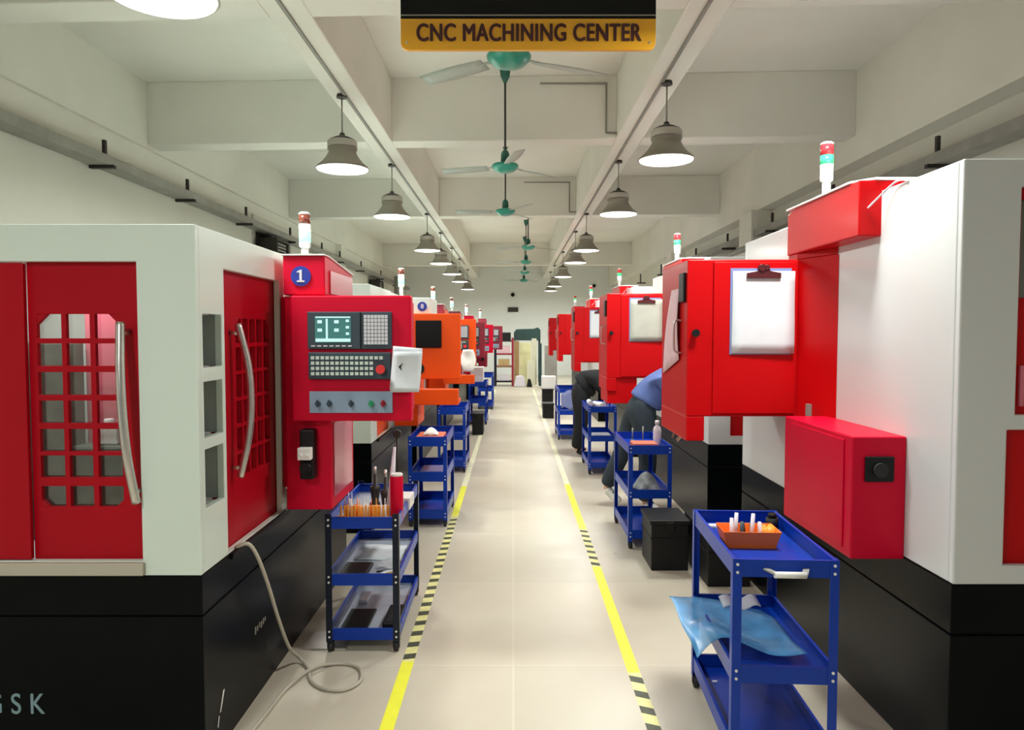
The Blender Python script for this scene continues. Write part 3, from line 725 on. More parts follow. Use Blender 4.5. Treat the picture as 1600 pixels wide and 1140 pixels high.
# ------------------------------------------------------------------ right row machine
def make_right():
    X, Y = 1.63, 2.62
    t = thing('machining_center', 'x', 'machine', (X, Y, 0), group='right row of machining centres')
    MB().box(X, 3.4, Y+0.004, 5.07, 0.0, 0.573).box(X+0.005, 3.4, Y+0.01, 5.065, 0.573, 0.581).box(X, 3.4, Y+0.004, 5.07, 0.581, 0.766).build('base', 'black', t, 0.004)
    b = MB()
    b.plate('y', Y, Y+0.03, X, 3.4, 0.768, 2.33, [(1.843, 3.0, 1.40, 2.23), (1.815, 3.0, 0.84, 1.344)])
    b.box(X, X+0.03, Y+0.0305, 5.07, 0.768, 2.33).box(X+0.0305, 3.4, Y+0.031, 5.07, 2.30, 2.3295).box(3.37, 3.4, Y+0.031, 5.07, 0.768, 2.299).box(X+0.031, 3.369, 5.04, 5.07, 0.768, 2.299)
    b.build('body', 'white_r', t, 0.006)
    u = MB().plate('y', Y+0.031, Y+0.05, 1.82, 3.02, 1.385, 2.25, [(1.865, 2.20, 1.83, 2.19)]).build('door', 'redr', t, 0.003)
    MB().box(1.86, 2.21, Y+0.0505, Y+0.054, 1.82, 2.2).build('pane', 'glass', u)
    MB().box(1.87, 1.885, Y+0.018, Y+0.0305, 1.43, 1.58).build('latch', 'pink', u)
    MB().box(1.80, 3.02, Y+0.031, Y+0.05, 0.825, 1.36).build('lower_door', 'redr', t, 0.003)
    MB().box(1.70, 3.3, 3.3, 3.32, 0.80, 2.28).build('interior_lining', 'inside', t)
    # red hood on the shoulder
    hd = MB().prism([(3.20, 2.13), (4.03, 2.13), (4.03, 2.355), (3.94, 2.375), (3.20, 2.375)], 1.53, 1.80, 'x').build('hood', 'redr', t, 0.006)
    MB().prism([(1.525, 3.29), (1.60, 3.195), (1.80, 3.195), (1.80, 4.04), (1.525, 4.04)], 2.3755, 2.387, 'z').build('lid', 'white_p', hd, 0.003)
    signal(t, 1.60, 3.70, 2.385, 0.93)
    # electric cabinet beside the aisle
    cb = MB().prism([(0.945, 3.90), (1.54, 3.90), (1.629, 3.60), (1.629, 4.56), (0.945, 4.56)], 1.245, 2.098, 'z')
    cb.prism([(0.945, 3.901), (1.045, 3.901), (1.045, 4.56), (0.945, 4.56)], 1.11, 1.2455, 'z')
    cb = cb.build('electric_cabinet', 'redr', t, 0.006)
    MB().prism([(1.54, 3.91), (1.6285, 3.61), (1.6285, 4.03), (1.54, 4.03)], 2.0985, 2.1295, 'z').build('cabinet_cap', 'redr', cb, 0.002)
    MB().box(1.085, 1.53, 3.888, 3.8995, 1.262, 2.083).build('cabinet_door', 'redr', cb, 0.003)
    MB().cyl((0.985, 3.90, 1.70), (0.985, 3.872, 1.70), 0.016).cyl((0.985, 3.872, 1.70), (0.985, 3.862, 1.70), 0.021).build('lock_knob', 'blackm', cb)
    MB().box(0.928, 0.9445, 3.93, 4.04, 1.87, 2.03).build('hinge', 'blackm', cb, 0.004)
    MB().tube([(0.944, 4.02, 1.77), (0.905, 4.02, 1.765), (0.90, 4.02, 1.68), (0.905, 4.02, 1.60), (0.944, 4.02, 1.59)], 0.006, n=8).build('handle', 'steel', cb)
    MB().box(1.555, 1.578, 3.775, 3.80, 1.262, 1.325).build('tag', 'greymetal', cb)
    # red junction box low on the side
    jb = MB().box(1.405, 1.6295, 2.95, 3.69, 0.758, 1.272).build('junction_box', 'crimson', t, 0.006)
    MB().box(1.3995, 1.4045, 3.02, 3.60, 0.79, 1.25).build('access_panel', 'crimson', jb, 0.002)
    so = MB().box(1.455, 1.575, 2.938, 2.9495, 1.085, 1.19).build('socket', 'blackm', jb, 0.004)
    MB().cyl((1.515, 2.938, 1.135), (1.515, 2.925, 1.135), 0.03).build('socket_ring', 'rubber', so)
    MB().tube([(1.628, 2.98, 2.325), (1.62, 3.06, 2.34), (1.60, 3.15, 2.30), (1.565, 3.194, 2.25)], 0.004, n=6).build('wire', 'pearl', t)
    return t
R1 = make_right()
R1['label'] = 'near right pale machining centre with red cabinet and low red junction box'
RY = [(3.34, 'second right machining centre, the person in the blue shirt leans into it'), (7.15, 'third right machining centre, beside the person in black'), (11.1, 'fourth right machining centre, small red cabinet'), (14.9, 'farthest right machining centre, narrow strip of red')]
for dy, lab in RY:
    clone(R1, (1.63, 2.62+dy, 0), lab, skip=('junction_box',))

R2 = [o for o in bpy.data.objects if o.name.startswith('machining_center') and o.get('label', '').startswith('second right')][0]
MB().box(0.955, 1.255, 7.26, 7.80, 0.985, 1.244).build('lower_box', 'redr', R2, 0.006)
# ------------------------------------------------------------------ clipboards and papers
def clipboard(x0, x1, z0, z1, y, label, m='paper', rot=0.0):
    t = thing('clipboard', label, 'clipboard', ((x0+x1)/2, y, z0), group='clipboards on the right cabinets')
    w = (x1-x0)/2; h = z1-z0
    MB(True).box(-w-0.008, w-0.014, -0.004, -0.0005, -0.006, h+0.004).build('board', 'pblue', t)
    MB(True).sheet(6, 8, lambda u, v: (-w + u*2*w + 0.004*v, -0.0075 - 0.012*(1-v)*(1-v)*u - 0.006*math.sin(v*5)*u*(1-v), v*(h-0.012)), 0.003).build('paper_pad', m, t)
    c = MB(True).prism([(-w*0.55, h-0.05), (w*0.55, h-0.05), (w*0.55, h-0.022), (w*0.2, h-0.012), (w*0.15, h+0.015), (-w*0.15, h+0.015), (-w*0.2, h-0.012), (-w*0.55, h-0.022)], -0.022, -0.010, 'y')
    c.cyl((-0.012, -0.03, h+0.005), (-0.012, -0.004, h+0.005), 0.02, n=14).cyl((0.014, -0.03, h+0.008), (0.014, -0.004, h+0.008), 0.014, n=14)
    c.build('clip', 'clipmetal', t, 0.002)
    return t
clipboard(1.180, 1.515, 1.590, 2.045, 3.887, 'clipboard with white paper on the nearest right red cabinet')
clipboard(1.175, 1.50, 1.62, 2.05, 3.888+3.34, 'clipboard with greyish paper on the second right red cabinet', 'papergrey')
clipboard(1.18, 1.47, 1.63, 2.05, 3.888+7.15, 'clipboard on the third right red cabinet beside the person in black')
tag(MB().sheet(4, 8, lambda u, v: (0.935-0.012*math.sin(v*3), 4.05+0.42*u*(1-0.55*v), 1.55+0.40*v+0.10*u*(1-v)*-1), 0.002).build('paper_sheet', 'paperpink'), 'pink-tinted paper hanging on the aisle side of the nearest right cabinet', 'paper')
def leaf(name, label, cx, cy, cz, w, h, tilt, curl, m='paper'):
    c, s = math.cos(R(tilt)), math.sin(R(tilt))
    def f(u, v):
        a = (u-0.5)*w; b = (v-0.5)*h
        return (cx + a*c - b*s, cy - 0.004 - curl*(0.5-v)*(0.5-v) - 0.008*math.sin(u*4+v*3), cz + a*s + b*c)
    return tag(MB().sheet(8, 10, f, 0.0015).build(name, m), label, 'paper')
lf = leaf('paper_sheet', 'white paper sheets taped to the edge of the near left control panel', -0.527, 3.535, 1.523, 0.145, 0.215, -5, 0.05)
lf2 = MB().sheet(6, 8, lambda u, v: (-0.535 + (u-0.5)*0.14 + 0.02*v, 3.520 - 0.04*(0.5-v)**2 - 0.006*math.sin(5*u), 1.51 + (v-0.5)*0.2), 0.0012).build('front_sheet', 'paper', lf)
lf2.parent = None; tag(lf2, 'front sheet of the papers at the near left control panel', 'paper'); lf2.name = 'paper_sheet.009'
MB().prism([(-0.562, 1.535), (-0.547, 1.515), (-0.55, 1.535), (-0.54, 1.555)], 3.503, 3.506, 'y').build('ink_mark', 'blackm', lf2)

# ------------------------------------------------------------------ carts
def make_cart(w, l, h, legm, traym, inner, levels, rim=0.075, handle=False, brace=False, bolts=True, name='tool_cart'):
    t = thing(name, 'x', 'cart', (0, 0, 0), group='blue three-shelf tool carts along the aisle')
    hw, hl = w/2, l/2
    a = 0.034
    for sx in (-1, 1):
        for sy in (-1, 1):
            x, y = sx*hw, sy*hl
            x1, y1 = x - sx*a, y - sy*a
            mb = MB(True).box(min(x, x1), max(x, x1), min(y, y-sy*0.003), max(y, y-sy*0.003), 0.055, h)
            mb.box(min(x, x-sx*0.003), max(x, x-sx*0.003), min(y-sy*0.003, y1), max(y-sy*0.003, y1), 0.055, h)
            mb.mi = 1
            if bolts:
                for z in levels:
                    for k in (0.018, 0.048):
                        mb.cyl((x - sx*0.017, y, z + k), (x - sx*0.017, y + sy*0.004, z + k), 0.0055, n=10)
            lg = mb.build('leg', [legm, 'white_p'], t)
            cx, cy = x - sx*0.02, y - sy*0.02
            MB(True).cyl((cx-0.012, cy, 0.027), (cx+0.012, cy, 0.027), 0.027, n=18).build('wheel', 'rubber', lg)
            MB(True).box(cx-0.018, cx-0.013, cy-0.012, cy+0.012, 0.02, 0.056).box(cx+0.013, cx+0.018, cy-0.012, cy+0.012, 0.02, 0.056).box(cx-0.018, cx+0.018, cy-0.014, cy+0.014, 0.056, 0.06).build('caster_fork', 'darkmetal', lg)
    for z in levels:
        e = 0.0035
        mb = MB(True)
        mb.box(-hw+e, hw-e, -hl+e, -hl+e+0.003, z, z+rim).box(-hw+e, hw-e, hl-e-0.003, hl-e, z, z+rim)
        mb.box(-hw+e, -hw+e+0.003, -hl+e+0.003, hl-e-0.003, z, z+rim).box(hw-e-0.003, hw-e, -hl+e+0.003, hl-e-0.003, z, z+rim)
        # folded lips
        mb.box(-hw+e, hw-e, -hl+e+0.003, -hl+0.016, z+rim-0.003, z+rim).box(-hw+e, hw-e, hl-0.016, hl-e-0.003, z+rim-0.003, z+rim)
        mb.box(-hw+e+0.003, -hw+0.016, -hl+0.016, hl-0.016, z+rim-0.003, z+rim).box(hw-0.016, hw-e-0.003, -hl+0.016, hl-0.016, z+rim-0.003, z+rim)
        tr = mb.build('tray', traym, t)
        MB(True).box(-hw+e+0.003, hw-e-0.003, -hl+e+0.003, hl-e-0.003, z+0.004, z+0.008).build('tray_floor', inner, tr)
    if handle:
        z = h - 0.03
        MB(True).bar((-0.075, -hl+0.004, z-0.005), (-0.045, -hl-0.04, z-0.012), 0.022, 0.006).build('handle_bracket', 'greymetal', t)
        mb = MB(True).bar((0.075, -hl+0.004, z-0.005), (0.055, -hl-0.04, z-0.012), 0.022, 0.006)
        hb = mb.build('handle_bracket', 'greymetal', t)
        MB(True).cyl((-0.055, -hl-0.04, z-0.014), (0.06, -hl-0.04, z-0.014), 0.012, n=14).build('handle', 'white_p', t)
    return t
# near left cart: dark legs, grey tray floors
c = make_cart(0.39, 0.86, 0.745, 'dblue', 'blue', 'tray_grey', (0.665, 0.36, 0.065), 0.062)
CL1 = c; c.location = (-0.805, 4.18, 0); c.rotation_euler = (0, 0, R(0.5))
c['label'] = 'nearest left tool cart, dark legs and blue trays, beside the number 1 machine'
c = make_cart(0.34, 0.75, 0.80, 'blue', 'blue', 'blue', (0.71, 0.40, 0.07), 0.085)
c.location = (-0.75, 6.60, 0); c['label'] = 'second blue tool cart on the left with a white glove on top'
CL2 = c
clone(CL2, (-0.75, 9.05, 0), 'third blue tool cart on the left row, in front of the black floor boxes')
clone(CL2, (-0.66, 13.6, 0), 'fourth blue tool cart on the left row, carrying a white carton')
clone(CL2, (-0.62, 16.3, 0), 'fifth blue tool cart on the left row, far down the aisle')
# near right cart
c = make_cart(0.39, 0.76, 0.858, 'blue', 'blue', 'blue', (0.79, 0.385, 0.09), 0.066, handle=True)
c.location = (1.035, 3.01, 0); c.rotation_euler = (0, 0, R(-3)); c['label'] = 'nearest right blue tool cart with the orange bin and a front handle'
CR1 = c
c = make_cart(0.34, 0.80, 0.82, 'blue', 'blue', 'blue', (0.75, 0.40, 0.08), 0.07, brace=True)
c.location = (1.075, 5.98, 0); c['label'] = 'second right blue tool cart holding a clear bottle and grey rag'
CR2 = c
clone(CR2, (1.07, 8.95, 0), 'third right blue tool cart with white paper rolls on top')
clone(CR2, (0.88, 11.75, 0), 'fourth right blue tool cart, cluttered with white scraps')

# ------------------------------------------------------------------ things on the carts
def small(name, mb, m, label, cat, group=None, bevel=0.0):
    return tag(mb.build(name, m, bevel=bevel), label, cat, group)
# near left cart, top
ZT = 0.673
def collets():
    t = thing('tool_rack', 'orange and amber tool rack on the near left cart', 'rack', (-0.80, 3.86, ZT))
    b = MB(True).box(-0.15, 0.11, -0.055, 0.055, 0.0, 0.012)
    for i in range(13):
        x = -0.13 + i*0.019
        b.box(x, x+0.010, -0.055, -0.045, 0.012, 0.098 + 0.014*random.random())
    b.box(-0.135, 0.115, 0.045, 0.055, 0.012, 0.08)
    b.build('rack_body', 'amber', t, 0.002)
    for i in range(11):
        x = -0.12 + i*0.022; y = random.uniform(-0.03, 0.035); h = random.uniform(0.08, 0.13)
        m = ('amber', 'pearl', 'white_p', 'binorange')[i % 4]
        MB(True).cyl((x, y, 0.0121), (x + random.uniform(-.006, .006), y, h), 0.0085, 0.006, n=12).cyl((x, y, h*0.8), (x, y, h+0.035), 0.003, 0.002, n=8).build('tool', m, t)
    return t
collets()
tag(MB().lathe([(0.03, 0.0), (0.036, 0.005), (0.038, 0.04), (0.033, 0.042), (0.03, 0.012), (0.0, 0.012)], (-0.925, 3.80, ZT), 20).build('small_dish', 'amber'), 'small amber dish at the front left corner of the near left cart', 'dish')
tb_ = thing('tall_can', 'tall bright red cylindrical can on the near left cart', 'can', (-0.645, 3.93, ZT))
MB(True).lathe([(0.034, 0.0), (0.036, 0.004), (0.036, 0.235), (0.034, 0.24)], n=28).build('can_body', 'crimson', tb_)
MB(True).lathe([(0.034, 0.2405), (0.034, 0.25), (0.028, 0.254)], n=28).build('lid', 'white_p', tb_)
small('folded_carton', MB().box(-0.675, -0.60, 4.12, 4.30, ZT, ZT+0.07), 'white_p', 'white folded carton behind the red can on the near left cart', 'box', bevel=0.004)
tp = thing('tool_holder', 'black and steel tool holder standing behind the orange rack', 'tool holder', (-0.74, 4.12, ZT))
MB(True).lathe([(0.032, 0.0), (0.032, 0.02), (0.02, 0.03), (0.028, 0.09), (0.03, 0.10), (0.03, 0.12), (0.012, 0.125), (0.01, 0.19)], n=20).build('taper', 'darkmetal', tp)
MB(True).cyl((0, 0, 0.191), (0, 0, 0.235), 0.009, n=10).build('cutter', 'steel', tp)
tp2 = clone(tp, (-0.82, 4.22, ZT), 'shorter dark tool holder at the back of the near left cart')
small('grease_tube', MB().cyl((-0.70, 4.02, ZT), (-0.675, 4.05, ZT+0.38), 0.026, 0.008, n=16), 'pearl', 'slim pale pink tube leaning behind the red can', 'tube')
small('coolant_knob', MB().cyl((-0.70, 4.30, ZT), (-0.70, 4.30, ZT+0.40), 0.008, n=10).cyl((-0.70, 4.285, ZT+0.42), (-0.70, 4.315, ZT+0.42), 0.024, n=18).box(-0.715, -0.685, 4.286, 4.314, ZT, ZT+0.012), 'darkmetal', 'thin dark stand with a round head behind the red can', 'stand')
# near left cart, middle shelf
ZM = 0.369
small('paper_sheet', MB().sheet(4, 4, lambda u, v: (-0.94+0.30*u, 4.15+0.30*v, ZM+0.002+0.004*math.sin(u*6)), 0.002), 'paper', 'white sheet lying on the middle shelf of the near left cart', 'paper')
small('dark_pouch', MB().box(-0.955, -0.80, 3.82, 4.06, ZM, ZM+0.022), 'blackm', 'flat black pouch on the middle shelf of the near left cart', 'pouch', bevel=0.008)
def ring_roll(x, y, z, label):
    t = thing('tape_roll', label, 'tape roll', (x, y, z))
    MB(True).lathe([(0.033, 0.0), (0.058, 0.0), (0.058, 0.022), (0.033, 0.022), (0.033, 0.0)], n=32).build('roll', 'paper', t)
    MB(True).lathe([(0.028, 0.001), (0.0325, 0.001), (0.0325, 0.021), (0.028, 0.021), (0.028, 0.001)], n=32).build('core', 'card', t)
    return t
ring_roll(-0.67, 3.86, ZM, 'white tape roll lying on the middle shelf of the near left cart')
small('steel_rule', MB().tube([(-0.76, 3.93, ZM+0.006), (-0.69, 3.945, ZM+0.008), (-0.61, 3.935, ZM+0.006)], 0.005, n=8), 'blackm', 'short black curved strap beside the white tape roll', 'strap')
small('clear_bag', MB().sheet(6, 6, lambda u, v: (-0.77+0.13*u, 3.98+0.14*v, ZM+0.012+0.008*math.sin(u*7+v*5)), 0.004), 'clear', 'crumpled clear plastic bag behind the white tape roll', 'bag')
# near left cart, bottom shelf
ZL = 0.074
small('cover_plate', MB().box(-0.95, -0.80, 3.85, 4.14, ZL, ZL+0.012), 'blackm', 'flat black plate on the bottom shelf of the near left cart', 'plate', bevel=0.003)
small('black_case', MB().box(-0.715, -0.615, 3.83, 4.10, ZL, ZL+0.055), 'blackm', 'black hard case on the bottom shelf of the near left cart', 'case', bevel=0.01)
small('white_spacer', MB().box(-0.93, -0.88, 4.25, 4.40, ZL, ZL+0.02), 'pearl', 'pale strip at the back of the bottom shelf of the near left cart', 'strip', bevel=0.003)
# second left cart
def glove(x, y, z, label, s=1.0):
    return tag(MB().sheet(8, 8, lambda u, v: (x + (u-0.5)*0.13*s, y + (v-0.5)*0.11*s, z + 0.008 + 0.055*s*max(0, 1-((u-0.5)*2)**2)*max(0, 1-((v-0.5)*2)**2) + 0.006*math.sin(9*u)*math.cos(8*v)*(1-abs(2*u-1))), 0.008).build('work_glove', 'whitecloth'), label, 'glove')
small('work_mat', MB().box(-0.86, -0.62, 6.27, 6.6, 0.719, 0.79), 'redmat', 'salmon coloured work block on top of the second left cart', 'block', bevel=0.008)
glove(-0.735, 6.38, 0.79, 'white crumpled glove on the second left cart', 1.0)
small('work_rag', MB().sheet(6, 6, lambda u, v: (-0.89+0.09*u, 6.30+0.22*v, 0.735+0.05*math.sin(3*u)*math.sin(3*v)+0.01*math.sin(9*u+8*v)), 0.01), 'speck', 'dark brown rag left of the glove on the second left cart', 'rag')
small('parts_tray', MB().box(-0.85, -0.62, 6.45, 6.75, 0.409, 0.45), 'pblue', 'pale blue parts tray on the middle shelf of the second left cart', 'tray', bevel=0.004)
# hanging glove on the third left machine
small('work_glove', MB().sheet(8, 10, lambda u, v: (-0.60 + (u-0.5)*0.16*(0.7+0.5*math.sin(v*3.0)), 9.55 - 0.03*math.sin(u*math.pi)-0.01*math.sin(v*7), 1.19 + 0.29*v), 0.02), 'whitecloth', 'white glove hung over the aisle edge of the farther orange machine', 'glove')
# cartons and boxes on the left, far
small('carton', MB().box(-0.80, -0.56, 13.35, 13.75, 0.79, 1.06), 'white_p', 'white carton on the fourth left cart', 'box', bevel=0.004)
def tool_bin(x0, x1, y0, y1, h, label):
    t = thing('storage_box', label, 'box', ((x0+x1)/2, (y0+y1)/2, 0), group='black storage boxes on the floor')
    MB().prism([(x0+0.012, y0+0.012), (x1-0.012, y0+0.012), (x1-0.012, y1-0.012), (x0+0.012, y1-0.012)], 0.0, h-0.03, 'z').box(x0+0.004, x1-0.004, y0+0.004, y1-0.004, h*0.62, h*0.66).build('box_body', 'blackm', t, 0.008)
    MB().box(x0, x1, y0, y1, h-0.032, h).box((x0+x1)/2-0.03, (x0+x1)/2+0.03, y0-0.008, y0+0.004, h-0.08, h-0.012).build('lid', 'blackm', t, 0.008)
    return t
tool_bin(-0.70, -0.49, 11.9, 12.4, 0.36, 'black storage box on the floor at the left aisle tape')
tool_bin(0.975, 1.265, 5.05, 5.44, 0.365, 'black lidded box in front of the second right cart')
tool_bin(1.29, 1.60, 4.72, 5.35, 0.36, 'black box tucked behind the nearest right cart')
tool_bin(0.58, 0.82, 14.2, 14.6, 0.30, 'lower black box beside the far right aisle tape')
bx = tool_bin(0.66, 0.93, 16.4, 16.9, 0.42, 'tall black box under the white carton at far right')
small('carton', MB().box(0.66, 0.98, 16.42, 16.88, 0.42, 0.70), 'white_p', 'white carton on the tall black box at far right', 'box', bevel=0.004)
# near right cart
ZR = 0.798
ob = thing('parts_bin', 'orange plastic bin of tools on the nearest right cart', 'bin', (1.005, 3.02, ZR), R(-3))
b = MB(True)
def tub(b, x0, x1, y0, y1, h, f, t=0.004):
    lo = [(x0+f, y0+f), (x1-f, y0+f), (x1-f, y1-f), (x0+f, y1-f)]; hi = [(x0, y0), (x1, y0), (x1, y1), (x0, y1)]
    V = lambda p, z, i: b.bm.verts.new((p[0], p[1], z))
    A = [V(p, 0, 0) for p in lo]; B = [V(p, h, 0) for p in hi]
    c = [(p[0] + (t if p[0] < 0 else -t), p[1] + (t if p[1] < 0 else -t)) for p in hi]; d = [(p[0] + (t if p[0] < 0 else -t), p[1] + (t if p[1] < 0 else -t)) for p in lo]
    C_ = [V(p, h, 0) for p in c]; D = [V(p, t, 0) for p in d]
    fs = [b.bm.faces.new(A[::-1]), b.bm.faces.new(D)]
    for i in range(4):
        j = (i+1) % 4
        fs += [b.bm.faces.new((A[i], A[j], B[j], B[i])), b.bm.faces.new((B[i], B[j], C_[j], C_[i])), b.bm.faces.new((C_[i], C_[j], D[j], D[i]))]
    return b
tub(b, -0.125, 0.115, -0.075, 0.075, 0.075, 0.02).build('bin_body', 'binorange', ob, 0.002)
for i in range(8):
    x = -0.075 + i*0.02; y = -0.01 + 0.03*(i % 2); h = (0.115, 0.13, 0.10, 0.085, 0.135, 0.09, 0.10, 0.08)[i]
    m = ('pearl', 'pearl', 'navy', 'blackm', 'pearl', 'navy', 'pearl', 'amber')[i]
    MB(True).cyl((x, y, 0.006), (x+random.uniform(-.012, .012), y+0.01, h), 0.010, 0.008, n=12).build('marker', m, ob)
MB(True).cyl((0.07, 0.0, 0.035), (0.105, 0.02, 0.07), 0.028, 0.022, n=16).build('tape_piece', 'amber', ob)
small('white_card', MB().box(0.90, 0.96, 3.28, 3.32, ZR, ZR+0.012), 'white_p', 'small white card at the back left of the nearest right cart', 'card', bevel=0.002)
small('coupling', MB().cyl((1.19, 3.26, ZR), (1.19, 3.26, ZR+0.055), 0.028, n=20).cyl((1.19, 3.26, ZR+0.055), (1.19, 3.26, ZR+0.075), 0.018, n=20), 'blackm', 'small black cap at the back right of the nearest right cart', 'cap')
# blue film on the middle shelf, spilling over the left edge
def film(u, v):
    x = 0.73 + 0.42*u
    y = 2.79 + 0.52*v + 0.04*math.sin(u*5)
    z = 0.462 + 0.012*math.sin(7*u+3*v) + 0.010*math.sin(9*v+2*u)
    if x < 0.84: z += -0.10*((0.84-x)/0.11)**1.5 * (0.5 + 0.5*math.cos(3*v)) * 0.5
    if x > 0.87: z -= 0.030*min(1, (x-0.87)/0.15)
    return (x, y, z)
small('plastic_film', MB().sheet(24, 24, film, 0.002), 'film', 'translucent blue plastic film spilling off the middle shelf of the nearest right cart', 'film')
small('clear_bag', MB().sheet(10, 6, lambda u, v: (0.95+0.17*u, 3.19+0.08*v, 0.46+0.012*math.sin(u*9)+0.02*v), 0.003), 'clear', 'clear crumpled bag behind the blue film', 'bag')
for x, y, lab in ((0.915, 3.22, 'tiny white scrap at the rear left of the bottom shelf, nearest right cart'), (1.05, 3.25, 'tiny white scrap at the rear middle of the bottom shelf, nearest right cart')):
    small('paper_scrap', MB().box(x, x+0.022, y, y+0.012, 0.0985, 0.104), 'paper', lab, 'scrap')
# second right cart
def bottle(x, y, z, label, h=0.22):
    t = thing('spray_bottle', label, 'bottle', (x, y, z))
    MB(True).lathe([(0.030, 0.0), (0.033, 0.006), (0.033, h*0.65), (0.026, h*0.75), (0.013, h*0.82), (0.013, h*0.86)], n=24).build('bottle_body', 'pearl', t)
    MB(True).lathe([(0.018, h*0.861), (0.018, h*0.97), (0.014, h)], n=20).build('cap', 'white_p', t)
    return t
bottle(1.19, 5.90, 0.758, 'pale bottle with white cap on the second right cart', 0.22)
small('work_mat', MB().box(0.955, 1.15, 5.66, 5.84, 0.758, 0.822), 'redmat', 'salmon coloured block at the front of the second right cart', 'block', bevel=0.006)
small('work_rag', MB().sheet(12, 12, lambda u, v: (1.00 + 0.18*u + 0.02*math.sin(v*6), 5.72 + 0.20*v, 0.425 + 0.13*math.sin(math.pi*u)*math.sin(math.pi*v)*(0.8+0.3*math.sin(8*u+7*v))), 0.012), 'cloth', 'grey blotched rag bundle on the middle shelf of the second right cart', 'rag')
for x, y, h, lab in ((1.02, 6.1, 0.10, 'thin dark tool standing left on the second right cart'), (1.10, 6.05, 0.12, 'thin grey tool standing in the middle of the second right cart')):
    small('tool_bit', MB().cyl((x, y, 0.758), (x, y, 0.79), 0.014, n=12).cyl((x, y, 0.79), (x, y, 0.79+h), 0.006, n=10), 'greymetal', lab, 'tool')
# third right cart
small('paper_roll', MB().cyl((0.935, 8.60, 0.855), (0.935, 8.85, 0.855), 0.03, n=18), 'paper', 'slim white paper roll on the left rim of the third right cart', 'roll')
small('paper_roll', MB().cyl((1.00, 8.85, 0.81), (1.10, 8.70, 0.81), 0.05, n=20), 'whitecloth', 'thick white paper roll on the third right cart', 'roll')
for i, lab in enumerate(('first', 'second', 'third')):
    x = 1.10 + 0.045*i
    small('tool_bit', MB().cyl((x, 8.64, 0.758), (x, 8.64, 0.80), 0.014, n=12).cyl((x, 8.64, 0.80), (x, 8.64, 0.88), 0.008, 0.004, n=10), 'pearl', '%s pale tool from the left beside the thick roll, third right cart' % lab, 'tool')
small('parts_tray', MB().box(0.97, 1.18, 8.62, 8.85, 0.408, 0.47), 'paper', 'pale carton on the middle shelf of the third right cart', 'box', bevel=0.004)
small('paper_sheet', MB().sheet(5, 5, lambda u, v: (0.76+0.24*u, 11.346-0.006*v, 0.50+0.28*v+0.03*math.sin(7*u+4*v)), 0.003), 'pblue', 'pale crumpled sheet on the front of the fourth right cart', 'paper')

# ------------------------------------------------------------------ floor tape
def tape(name, x, segs, label, w=0.065, skew=0.0, dx=0.0):
    """segs: (y0, y1, kind) kind: y solid, p pale, s striped"""
    t = thing(name, label, 'floor tape', (x, segs[0][0], 0))
    for y0, y1, k in segs:
        xx = x + dx*((y0+y1)/2-5)
        mb = MB().box(xx-w/2, xx+w/2, y0, y1, 0.0005, 0.0015)
        if k == 's':
            mb.mi = 1
            y = y0 + 0.03
            while y < y1 - 0.06:
                mb.prism([(xx-w/2, y+skew), (xx+w/2, y-skew), (xx+w/2, y-skew+0.062), (xx-w/2, y+skew+0.062)], 0.00155, 0.0019, 'z')
                y += 0.145
        mb.build('strip', {'y': 'yellow', 'p': 'fyellow', 's': ['pyellow', 'stripe']}[k], t)
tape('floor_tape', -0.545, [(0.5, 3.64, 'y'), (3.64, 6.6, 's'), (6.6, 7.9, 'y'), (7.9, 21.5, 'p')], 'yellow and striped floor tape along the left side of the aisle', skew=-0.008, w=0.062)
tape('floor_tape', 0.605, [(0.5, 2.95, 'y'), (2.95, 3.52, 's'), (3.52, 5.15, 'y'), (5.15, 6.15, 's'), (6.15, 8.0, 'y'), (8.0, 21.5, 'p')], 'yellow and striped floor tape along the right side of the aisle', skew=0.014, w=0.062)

# ------------------------------------------------------------------ hose
def fl(px, py):
    d = 1.7*1120/(py-520.0)
    return ((px-802)*d/1120, d, 0.0095)
hp = [(-1.20, 3.06, 0.775), (-1.155, 3.08, 0.785), (-1.13, 3.12, 0.72), (-1.12, 3.22, 0.56), (-1.12, 3.36, 0.34), (-1.115, 3.50, 0.14), (-1.10, 3.62, 0.03),
      (-1.035, 3.55, 0.0095), (-0.985, 3.42, 0.0095), (-0.90, 3.34, 0.0095), (-0.80, 3.33, 0.0095), (-0.745, 3.42, 0.0095), (-0.78, 3.55, 0.0095), (-0.88, 3.60, 0.0095), (-1.00, 3.53, 0.022), (-1.08, 3.34, 0.0095), (-1.10, 3.10, 0.0095), (-1.13, 2.80, 0.0095)]
tag(MB().tube(hp, 0.0085, n=10, sub=8).build('hose', 'hose'), 'thin beige hose looping from the near left machine onto the floor', 'hose')
small('floor_plate', MB().box(-1.13, -0.90, 3.78, 4.0, 0.0, 0.008), 'steel', 'small metal plate on the floor left of the near left cart', 'plate')

